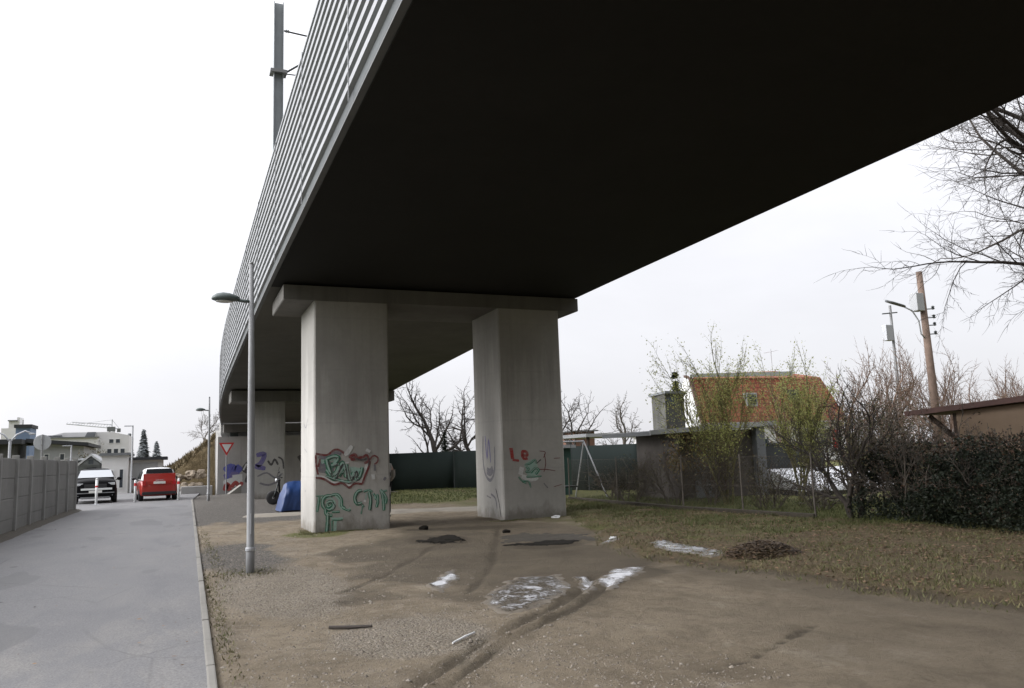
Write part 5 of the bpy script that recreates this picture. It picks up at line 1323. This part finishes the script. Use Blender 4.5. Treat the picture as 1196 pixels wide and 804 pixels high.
# garden shed
gs = thing('garden_shed', 'dark garden shed with a pale flat roof edge and rusty overgrowth', 'shed', (0, 0, 0))
mb = MB(); mb.box(13.9, 16.7, 20.2, 22.6, 0, 2.12); mb.build('wall', plain('shed_boards', (.095, .085, .078), .85, 0, .3, 1.5), gs)
mb = MB(); mb.prism([(12.75, 2.0), (17.3, 2.2), (17.3, 2.34), (12.75, 2.12)], 'Y', 19.9, 22.8); mb.build('roof', M['roofgrey'], gs)
mb = MB(); mb.prism([(12.7, 2.02), (17.35, 2.22), (17.35, 2.37), (12.7, 2.15)], 'Y', 19.84, 19.895); mb.build('fascia', M['render_g'], gs)
mb = MB(); mb.box(14.4, 15.2, 20.15, 20.2, .1, 1.85); mb.build('door', M['roofgrey'], gs)
mb = MB(); mb.box(16.62, 16.95, 19.95, 20.18, 0, 2.2, bev=.01); mb.build('corner_post', M['roofgrey'], gs)
mb = MB(); rr = random.Random(77)
pts_ = [(V((rr.uniform(13.4, 15.6), 20.0 + rr.uniform(-.15, .1), rr.uniform(1.0, 2.1))), V((0, 0, 1))) for _ in range(50)]
leaves(mb, pts_, 2600, .085, .15, rr)
cl = mb.build('climber_foliage', leafmat('climber_leaves', [(.24, .14, .08), (.34, .27, .11), (.14, .14, .06), (.22, .11, .08)]))
tag(cl, 'rusty yellow climbing plant over the garden shed front', 'climber')
# grey wall and sheeted pool
gw = thing('grey_garden_wall', 'dark grey board wall behind the white sheeted pool', 'wall')
mb = MB(); mb.box(16.98, 20.6, 21.3, 21.42, 0, 1.64); mb.build('panel', plain('dark_boards', (.052, .056, .056), .85, 0, .2, 2), gw)
mb = MB(); mb.box(16.96, 20.7, 21.26, 21.46, 1.645, 1.69); mb.build('coping', M['roofdark'], gw)
pl = thing('covered_pool', 'low pool under a bright white sheet behind the brown bush', 'pool', (18.9, 19.2, 0))
mb = MB(); mb.box(-1.75, 1.75, -.7, 1.2, 0, .26); mb.build('pool_wall', M['roofdark'], pl)
mb = MB(); rows = []
for i in range(15):
    rows.append([(-1.8 + i * .257, y, z + .03 * mn.noise(V((i * .5, y * 2, 0)))) for y, z in ((-.74, .2), (-.72, .30), (-.35, .42), (.2, .62), (.8, .80), (1.24, .84), (1.26, .3))])
mb.loft(rows, closed=False, caps=False); mb.face(list(reversed(rows[0]))); mb.face(rows[-1]); mb.build('sheet', M['white_tarp'], pl, True)
# tan garage at the right with red roof edge
tg = thing('tan_garage', 'tan rendered garage with a dark red sloping roof edge at the right', 'garage')
mb = MB(); mb.prism([(12.0, 0), (12.0, 2.17), (3.0, 2.62), (3.0, 0)], 'X', 15.35, 20); mb.build('wall', M['render_t'], tg)
mb = MB(); mb.prism([(12.85, 2.14), (12.85, 2.22), (2.5, 2.74), (2.5, 2.66)], 'X', 14.95, 20.5); mb.build('roof', M['roofred'], tg)
mb = MB(); mb.prism([(12.9, 2.12), (12.9, 2.23), (2.5, 2.75), (2.5, 2.64)], 'X', 14.88, 14.945); mb.build('fascia', M['roofred'], tg)
mb = MB(); mb.tube([(15.42, 12.7, 2.1), (15.42, 12.06, 1.55)], .055, 6); mb.box(15.36, 15.48, 12.0, 12.09, 1.3, 2.14); mb.build('bracket', M['woodd'], tg)
mb = MB(); mb.box(15.3, 15.35, 8.2, 9.2, 1.0, 1.9); mb.build('shutter', M['woodd'], tg)
# house with red mansard roof
hs = thing('red_roofed_house', 'white house with a red tiled mansard roof behind the willows', 'house')
hy = 56
ey = 3.7
XA, XB = 41.3, 57.3
mb = MB(); mb.box(XA + .3, XB - .5, hy + .12, hy + 3.1, 0, ey - .1); mb.box(XA + 5, XB - .5, hy + 3.12, hy + 9, 0, ey)
mb.prism([(hy + .3, 0), (hy + .3, ey), (hy + 1.6, 7.6), (hy + 2.2, 7.75), (hy + 3.0, 6.4), (hy + 3.2, 0)], 'X', XA - .25, XA + .35); mb.build('wall', M['render_w'], hs)
mb = MB()
P = lambda x, y, z: (x, y, z)
mb.face([P(XA, hy - .1, ey), P(XB, hy - .1, ey), P(XB - 1.4, hy + 1.5, 7.85), P(XA + .1, hy + 1.5, 7.65)])
mb.face([P(XB, hy - .1, ey), P(XB, hy + 9.4, ey), P(XB - 1.4, hy + 7.8, 7.85), P(XB - 1.4, hy + 1.5, 7.85)])
mb.face([P(XA + .1, hy + 1.5, 7.65), P(XB - 1.4, hy + 1.5, 7.85), P(XB - 4, hy + 4.6, 8.75), P(XA + 3, hy + 4.6, 8.4)])
mb.face([P(XB - 1.4, hy + 1.5, 7.85), P(XB - 1.4, hy + 7.8, 7.85), P(XB - 4, hy + 4.6, 8.75)])
mb.face([P(XA + 3, hy + 4.6, 8.4), P(XB - 4, hy + 4.6, 8.75), P(XB - 1.4, hy + 7.8, 7.85), P(XA + 5, hy + 7.8, 7.65)])
mb.face([P(XA + 5, hy + 7.8, 7.65), P(XB - 1.4, hy + 7.8, 7.85), P(XB, hy + 9.4, ey), P(XA + 5, hy + 9.4, ey)])
rf = mb.build('roof', M['terracotta'], hs); rf.modifiers.new('t', 'SOLIDIFY').thickness = .12
mb = MB(); mb.prism([(XA - .3, 7.72), (XA + .6, 7.74), (52.4, 7.95), (52.4, 8.35), (XA + .6, 8.05), (XA - .3, 7.95)], 'Y', hy + 1.25, hy + 1.42); mb.build('ridge_flashing', M['signgrey'], rf)
mb = MB(); mb.prism([(hy + .0, ey), (hy + .2, ey), (hy + 1.5, 7.62), (hy + 2.2, 7.8), (hy + 2.2, 8.0), (hy + 1.35, 7.8)], 'X', XA - .3, XA - .02); mb.build('verge_board', M['roofred'], hs)
mb = MB(); mb.box(46.2, 47.4, hy + .4, hy + 1.45, 5.1, 6.3); dm = mb.build('dormer', M['render_g'], rf)
mb = MB(); mb.box(46.35, 47.25, hy + .36, hy + .396, 5.3, 6.15); mb.build('dormer_window', M['window'], rf)
mb = MB(); mb.box(51.2, 52.2, hy + .4, hy + .9, 5.6, 6.6); mb.build('skylight', M['window'], rf)
windows(hs, [(42.5, 43.7, hy + .12, 1.4, 2.9), (46, 47.2, hy + .12, 1.4, 2.9), (49.5, 50.4, hy + .12, 1.4, 2.9), (51.5, 52.4, hy + .12, 1.4, 2.9), (54, 55.2, hy + .12, 1.4, 2.9)])
mb = MB(); mb.box(55.4, 56.1, hy + .05, hy + .118, 1.2, 2.9); mb.build('shutter', M['signred'], hs)
mb = MB(); mb.box(XA, XB + .1, hy - .2, hy - .11, 3.58, 3.7); mb.build('gutter', M['signgrey'], hs)
mb = MB(); mb.tube([(53, hy + 4.6, 8.6), (53, hy + 4.6, 10.9)], .035, 6); mb.tube([(52.2, hy + 4.6, 10.5), (53.9, hy + 4.6, 10.8)], .025, 4)
for k in range(5): mb.tube([(52.4 + k * .3, hy + 4.2, 10.54 + k * .05), (52.4 + k * .3, hy + 5.0, 10.54 + k * .05)], .015, 4)
mb.build('aerial', M['signgrey'], hs)
# olive box house
bx = thing('olive_box_house', 'flat roofed olive grey box house left of the red roofed house', 'house')
mb = MB(); mb.prism([(32.1, 48.0), (34.0, 48.4), (36.4, 52.2), (33.05, 51.2)], 'Z', 0, 5.55); mb.build('wall', M['oliveclad'], bx)
mb = MB(); mb.prism([(32.0, 47.8), (34.15, 48.25), (36.6, 52.4), (32.9, 51.4)], 'Z', 5.55, 5.72); mb.build('roof', M['roofgrey'], bx)
mb = MB(); mb.face([(32.3, 48.0, 4.7), (33.0, 48.14, 4.7), (33.0, 48.14, 5.25), (32.3, 48.0, 5.25)]); o = mb.build('window', M['window'], bx); o.modifiers.new('t', 'SOLIDIFY').thickness = .06
# low pale outbuilding roofs behind the green fence
ob = thing('pale_outbuilding', 'low pale outbuilding roof between the bare trees and the box house', 'outbuilding')
mb = MB(); mb.box(30.5, 34.5, 46, 50, 0, 2.6); mb.build('wall', M['render_w'], ob)
mb = MB(); mb.prism([(30.2, 2.6), (34.8, 2.6), (34.8, 2.75), (30.2, 2.9)], 'Y', 45.7, 50.3); mb.build('roof', M['roofgrey'], ob)
ob2 = thing('brick_outbuilding', 'low brick red outbuilding just right of the right pier', 'outbuilding')
mb = MB(); mb.box(24.2, 25.7, 47, 50, 0, 2.95); mb.build('wall', plain('brick_red', (.19, .10, .07), .85, 0, .25, 2), ob2)
mb = MB(); mb.box(24.0, 25.9, 46.8, 50.2, 2.95, 3.03); mb.build('roof', M['roofgrey'], ob2)
ob3 = thing('carport', 'long low carport roof edge behind the green fence', 'carport')
mb = MB(); mb.prism([(17.6, 2.28), (24.5, 2.28), (24.5, 2.4), (17.6, 2.44)], 'Y', 33, 37); mb.build('roof', M['render_g'], ob3)
for (x, y) in ((17.8, 33.2), (24.3, 33.2), (17.8, 36.8), (24.3, 36.8)):
    mb = MB(); mb.box(x - .06, x + .06, y - .06, y + .06, 0, 2.278); mb.build('post', M['woodd'], ob3)

def wood():  # unseen leaf screen, added to hold back low light from behind
    mb = MB(); rr = random.Random(2)
    for k in range(5200):
        a = rr.uniform(-1, 1); x = a * 75; y = -34 - rr.uniform(0, 12) + abs(a) ** 2 * 26
        h = 10 + 3 * mn.noise(V((x * .15, 0, 0))); z = rr.random() ** .8 * h; s_ = rr.uniform(.5, 1.1)
        d = V((rr.gauss(0, 1), rr.gauss(0, 1), rr.gauss(0, 1))).normalized() * s_; b_ = d.orthogonal().normalized() * s_ * .6
        c = V((x, y, z)); mb.face([c - d, c + b_, c + d, c - b_])
    tag(mb.build('woodland', M['scrubleaf']), 'far dense brown wood behind the viewpoint', 'wood', None, 'stuff')
wood()  # adds the unseen leaf screen that blocks low light
# ------------------------------------------------------------------ utility poles
up = thing('utility_pole', 'leaning brown timber utility pole with lamp arm and insulators behind the garage', 'utility pole', (27.05, 22, 0))
mb = MB(); mb.tube([(.02, 0, -.5), (0, 0, 3), (-.1, 0, 8.2)], [.17, .155, .115], 12); mb.build('pole', M['wood'], up, True)
mb = MB(); mb.box(-.62, -.22, -.2, .15, 6.6, 7.3, bev=.02); mb.build('junction_box', M['render_g'], up)
mb = MB(); mb.tube([(-.1, 0, 5.5), (-.4, -.05, 5.7), (-.45, -.05, 6.2), (-.75, -.05, 6.6), (-1.2, -.05, 6.75)], .03, 8); mb.build('lamp_arm', M['signgrey'], up, True)
mb = MB(); mb.loft([[V((x, -.05 + w_ * math.cos(t), z_ + .05 * math.sin(t))) for t in [2 * PI * k / 10 for k in range(10)]] for x, w_, z_ in ((-1.1, .03, 6.75), (-1.25, .09, 6.78), (-1.8, .10, 6.88), (-2.1, .05, 6.93))]); mb.build('lamp_head', M['roofgrey'], up, True)
for i, z in enumerate((5.7, 6.05, 6.35, 6.7)):
    mb = MB(); mb.tube([(.03, -.03, z), (.42, -.03, z + .03)], .022, 6); mb.build('bracket', M['darkmetal'], up)
    mb = MB(); mb.lathe([(.03, z), (.07, z + .03), (.04, z + .07), (.07, z + .1), (.03, z + .15)], (.42, -.03, 0), 'Z', 10); mb.build('insulator', M['darkmetal'], up)
up2 = thing('utility_pole', 'thin pale second pole with a small box left of the timber pole', 'utility pole', (29.2, 25.5, 0))
mb = MB(); mb.tube([(0, 0, 0), (0, 0, 7.6)], [.075, .055], 8); mb.build('pole', M['galv'], up2)
mb = MB(); mb.box(-.5, -.08, -.12, .12, 6.0, 6.7, bev=.02); mb.build('junction_box', M['signgrey'], up2)
mb = MB(); mb.tube([(-.5, 0, 7.2), (.4, 0, 7.3)], .03, 6); mb.build('cross_arm', M['darkmetal'], up2)
# ------------------------------------------------------------------ ground cover and litter
def pebbles():
    mb = MB(); rr = random.Random(3)
    ico = [(0, 0, 1), (.9, 0, .2), (.28, .85, .2), (-.72, .53, .2), (-.72, -.53, .2), (.28, -.85, .2)]
    fc = [(0, 1, 2), (0, 2, 3), (0, 3, 4), (0, 4, 5), (0, 5, 1)]
    k = 0
    while k < 14000:
        y = 4.6 + 16 * rr.random() ** 1.7; x = rr.uniform(kerb_x(y) + .06, 7)
        (g_, m_, gr), (ru, gn, gt) = masks(x, y)
        if rr.random() > (.10 if x < 4 else .03) + .8 * gr + .4 * gt - .2 * m_: continue
        k += 1; s = rr.uniform(.005, .015) if rr.random() < .96 else rr.uniform(.015, .032)
        a = rr.uniform(0, 6.28); ca, sa = math.cos(a) * s, math.sin(a) * s * rr.uniform(.5, 1); h = s * rr.uniform(.4, .8); z = gz(x, y) - s * .1
        b_ = len(mb.v)
        for (px, py, pz) in ico: mb.v.append((x + px * ca - py * sa, y + px * sa + py * ca, z + pz * h))
        for f in fc: mb.f.append(tuple(b_ + i for i in f)); mb.mi.append(0)
    o = mb.build('gravel', leafmat('pebbles', [(.10, .085, .07), (.25, .22, .18), (.18, .155, .125), (.27, .24, .20), (.13, .11, .09), (.30, .275, .235)], .85)); tag(o, 'loose pale gravel scattered over the dirt beside the kerb', 'gravel', None, 'stuff')
pebbles()
def blades(name, label, n, area, mat, hmin, hmax, cat='grass', wid=.008):
    mb = MB(); rr = random.Random(len(name) + n)
    k = 0; tries = 0
    while k < n and tries < n * 12:
        tries += 1
        q = area(rr)
        if q is None: continue
        x, y, f = q; k += 1
        z = gz(x, y) - .01; h = rr.uniform(hmin, hmax) * f; a = rr.uniform(0, 6.28); w = wid * rr.uniform(.6, 1.4); dx, dy = math.cos(a) * w, math.sin(a) * w
        l = h * rr.uniform(.3, 1.1); b_ = rr.uniform(0, 6.28)
        mb.face([(x - dx, y - dy, z), (x + dx, y + dy, z), (x + math.cos(b_) * l, y + math.sin(b_) * l, z + h)])
    o = mb.build(name, mat); tag(o, label, cat, None, 'stuff')
def verge_area(rr):
    y = 4.4 + 20 * rr.random() ** 1.5; vb = interp(VERGE, y); fx = interp(FENCEX, y)
    x = rr.uniform(vb - .1, fx + .3)
    d = mn.noise(V((x * 1.7, y * 1.7, 0)))
    if rr.random() > .55 + d: return None
    return x, y, .6 + .6 * rr.random()
blades('verge_grass', 'short tan and olive grass on the verge before the garden fence', 42000, verge_area, M['drygrass'], .02, .07)
def green_area(rr):
    y = rr.uniform(11, 25); fx = interp(FENCEX, y); x = rr.uniform(max(9.3, interp(VERGE, y)), fx)
    if mn.noise(V((x, y, 7))) < -.05: return None
    return x, y, 1
blades('green_grass', 'greener tufts of grass along the wire fence and right pier', 9000, green_area, M['greengrass'], .03, .10)
def garden_area(rr):
    y = rr.uniform(11, 24); x = interp(FENCEX, y) + rr.uniform(.1, 4); return x, y, 1
blades('garden_grass', 'green lawn grass inside the gardens behind the wire fence', 12000, garden_area, M['greengrass'], .04, .14)
def back_area(rr):
    y = rr.uniform(27.5, 40); x = rr.uniform(5.5, 14)
    return x, y, 1
blades('lawn_grass', 'green lawn strip beyond the piers before the green fence', 9000, back_area, M['greengrass'], .04, .09, wid=.02)
def tuft_area(rr):
    c = rr.choice([(2.95, 18.38, .45, .12), (2.75, 18.9, .12, .7), (1.04, 12.66, .5, .5), (3.6, 18.40, .6, .06), (7.6, 18.4, .5, .08), (9.2, 18.8, .3, .6), (.45, 9, .08, 3.2), (.62, 16, .1, 5)])
    return rr.gauss(c[0], c[2] * .6), rr.gauss(c[1], c[3] * .6), 1
blades('weed_tufts', 'small weeds and grass tufts around the lamp foot and pier feet', 5200, tuft_area, M['drygrass'], .015, .05)
def fallen(name, label, n, area, size=.024):
    mb = MB(); rr = random.Random(n); k = 0
    while k < n:
        q = area(rr)
        if q is None: continue
        x, y, _ = q; k += 1; z = gz(x, y) + rr.uniform(.006, .03); s = size * rr.uniform(.5, 1.4)
        M_ = Matrix.Rotation(rr.uniform(0, 6.28), 3, 'Z') @ Matrix.Rotation(rr.uniform(-.6, .6), 3, 'X')
        mb.face([V((x, y, z)) + M_ @ V(p) for p in ((-s, 0, 0), (0, -s * .5, s * .15), (s, 0, 0), (0, s * .5, s * .15))])
    tag(mb.build(name, M['leafpile']), label, 'leaves', None, 'stuff')
def leaf_area(rr):
    y = 4.4 + 13 * rr.random() ** 1.2; vb = interp(VERGE, y); x = vb + (interp(FENCEX, y) - vb) * rr.random() ** .8
    if rr.random() > .5 + .9 * mn.noise(V((x * .9, y * .9, 3))): return None
    return x, y, 1
fallen('fallen_leaves', 'brown fallen leaves strewn over the verge', 9000, leaf_area)
mb = MB(); rr = random.Random(8)
for k in range(5200):
    a = rr.uniform(0, 6.28); r_ = rr.random() ** .5; x, y = 7.75 + math.cos(a) * r_ * .62, 9.35 + math.sin(a) * r_ * .62
    x += (y - 9.35) * .35
    z = gz(x, y) + .17 * (1 - r_ ** 2) * rr.random() ** .3; s = .022 * rr.uniform(.5, 1.4)
    M_ = Matrix.Rotation(rr.uniform(0, 6.28), 3, 'Z') @ Matrix.Rotation(rr.uniform(-.7, .7), 3, 'X')
    mb.face([V((x, y, z)) + M_ @ V(p) for p in ((-s, 0, 0), (0, -s * .5, 0), (s, 0, 0), (0, s * .5, 0))])
tag(mb.build('leaf_pile', leafmat('rotten_leaves', [(.05, .034, .022), (.09, .06, .036), (.12, .085, .05), (.065, .042, .027)])), 'low heap of brown dead leaves at the verge edge', 'leaf heap')
mb = MB(); rr = random.Random(12)
for k in range(130):
    y = 5 + 22 * rr.random() ** 1.5; x = rr.uniform(-3.7, kerb_x(y) - .1) if rr.random() < .5 else kerb_x(y) - .08 - abs(rr.gauss(0, .25)); s_ = rr.uniform(.008, .03)
    M_ = Matrix.Rotation(rr.uniform(0, 6.28), 3, 'Z') @ Matrix.Rotation(rr.uniform(-.4, .4), 3, 'X')
    mb.face([V((x, y, .034)) + M_ @ V(p) for p in ((-s_, 0, 0), (0, -s_ * .5, 0), (s_, 0, 0), (0, s_ * .5, 0))])
tag(mb.build('path_leaves', M['leafpile']), 'few dry leaf scraps on the grey asphalt path', 'leaves', None, 'stuff')
# litter
def crumple(c, s, seed):
    mb = MB(); mb.blob(c, (s, s * .7, s * .35), 2, .9, 3, 0, seed); return mb
tag(crumple((8.75, 18.2, gz(8.75, 18.2) + .03), .10, 1).build('crumpled_paper', M['paper']), 'crumpled white paper at the foot of the right pier', 'litter')
tag(crumple((7.1, 12.5, gz(7.1, 12.5) + .02), .07, 2).build('plastic_scrap', M['paper']), 'small white plastic scrap on the dirt near the verge ice', 'litter')
mb = MB(); mb.tube([(1.40, 8.08, gz(1.4, 8.08) + .02), (1.58, 7.95, gz(1.58, 7.95) + .022), (1.76, 7.82, gz(1.76, 7.82) + .02)], [.015, .018, .012], 6); tag(mb.build('fallen_stick', M['bark']), 'short dark stick lying on the gravel near the path', 'stick')
mb = MB(); mb.tube([(2.20, 6.70, gz(2.2, 6.7) + .015), (2.36, 6.83, gz(2.36, 6.83) + .02), (2.50, 6.98, gz(2.5, 6.98) + .015)], [.008, .012, .008], 6); tag(mb.build('pale_twig', M['paper']), 'pale curved twig lying beside the tyre rut', 'twig')
mb = MB(); mb.blob((5.15, 17.6, gz(5.15, 17.6) + .03), (.12, .09, .06), 2, .4, 2, 0, 3); tag(mb.build('dark_clod', M['sootmud']), 'black clod of earth on the dirt between the piers', 'clod')
mb = MB(); mb.blob((6.35, 15.6, gz(6.35, 15.6) + .02), (.09, .08, .05), 2, .4, 2, 0, 5); tag(mb.build('dark_clod', M['sootmud']), 'small black clod in front of the right pier', 'clod')

# ------------------------------------------------------------------ camera, light, sky
cam = bpy.data.cameras.new('camera'); co = bpy.data.objects.new('camera', cam); COL.objects.link(co)
Rw = Matrix(((0.92182669, -0.02215729, -0.38696849), (-0.38608156, -0.14084098, -0.91164952), (-0.03430134, 0.98978426, -0.13838549)))
co.matrix_world = Matrix.Translation((0, 0, 1.58)) @ Rw.to_4x4()
cam.lens = 925.62 / 1196 * 36; cam.sensor_width = 36; cam.clip_start = .05; cam.clip_end = 3000
S.camera = co

sun = bpy.data.lights.new('sun', 'SUN'); sun.energy = 1.5; sun.angle = R(38); sun.color = (1, .97, .92)
so = bpy.data.objects.new('sun', sun); COL.objects.link(so)
EL, AZ = R(27), R(-82)            # azimuth measured from +Y towards +X: the veiled sun stands over the left
sd = V((math.sin(AZ) * math.cos(EL), math.cos(AZ) * math.cos(EL), math.sin(EL)))
so.rotation_euler = sd.to_track_quat('Z', 'Y').to_euler()

w = bpy.data.worlds.new('World'); S.world = w; w.use_nodes = True
nt = w.node_tree; nt.nodes.clear()
out = N(nt, 'ShaderNodeOutputWorld'); bg = N(nt, 'ShaderNodeBackground'); nt.links.new(bg.outputs[0], out.inputs[0])
sky = N(nt, 'ShaderNodeTexSky', sky_type='NISHITA'); sky.sun_disc = False; sky.sun_elevation = EL; sky.sun_rotation = AZ; sky.air_density = 1; sky.dust_density = 3
tc = N(nt, 'ShaderNodeTexCoord'); sp = N(nt, 'ShaderNodeSeparateXYZ'); nt.links.new(tc.outputs['Generated'], sp.inputs[0])
# overcast layer: brighter overhead and towards the veiled sun
dp = N(nt, 'ShaderNodeVectorMath', operation='DOT_PRODUCT'); nt.links.new(tc.outputs['Generated'], dp.inputs[0]); dp.inputs[1].default_value = tuple(sd)
zc = math_n(nt, 'MAXIMUM', sp.outputs[2], 0.0)
lum = math_n(nt, 'ADD', math_n(nt, 'MULTIPLY', zc, 9.0), 8.6)
lum = math_n(nt, 'MULTIPLY', lum, math_n(nt, 'ADD', math_n(nt, 'MULTIPLY', math_n(nt, 'MAXIMUM', dp.outputs['Value'], -.2), .25), .93))
lum = math_n(nt, 'ADD', lum, math_n(nt, 'MULTIPLY', math_n(nt, 'POWER', math_n(nt, 'MAXIMUM', dp.outputs['Value'], 0.0), 4.0), 38.0))
# low sky behind the viewpoint dimmed to darken the faces turned to it
mr = N(nt, 'ShaderNodeMapRange', interpolation_type='SMOOTHSTEP'); nt.links.new(sp.outputs[1], mr.inputs[0])
mr.inputs[1].default_value = -.05; mr.inputs[2].default_value = -.45; mr.inputs[3].default_value = 0.0; mr.inputs[4].default_value = .82
mz = N(nt, 'ShaderNodeMapRange', interpolation_type='SMOOTHSTEP'); nt.links.new(sp.outputs[2], mz.inputs[0])
mz.inputs[1].default_value = .3; mz.inputs[2].default_value = .75; mz.inputs[3].default_value = 1.0; mz.inputs[4].default_value = .2
lum = math_n(nt, 'MULTIPLY', lum, math_n(nt, 'SUBTRACT', 1.0, math_n(nt, 'MULTIPLY', mr.outputs[0], mz.outputs[0])))
cl_ = noise_n(nt, scaled(nt, tc.outputs['Generated'], (1, 1, 2.2)), 2.2, 6, .55, .4)
lum = math_n(nt, 'MULTIPLY', lum, math_n(nt, 'ADD', math_n(nt, 'MULTIPLY', cl_, .30), .85))
cmb = N(nt, 'ShaderNodeCombineColor')
nt.links.new(math_n(nt, 'MULTIPLY', lum, .985), cmb.inputs[0]); nt.links.new(math_n(nt, 'MULTIPLY', lum, .985), cmb.inputs[1]); nt.links.new(math_n(nt, 'MULTIPLY', lum, 1.03), cmb.inputs[2])
c = mix(nt, .90, sky.outputs[0], cmb.outputs[0])
nt.links.new(c, bg.inputs[0]); bg.inputs[1].default_value = .115

S.render.engine = 'CYCLES'
S.cycles.use_denoising = True
S.cycles.max_bounces = 6; S.cycles.diffuse_bounces = 4; S.cycles.glossy_bounces = 3; S.cycles.transmission_bounces = 3
S.view_settings.view_transform = 'Standard'; S.view_settings.look = 'None'; S.view_settings.exposure = 0.0; S.view_settings.gamma = 1.0
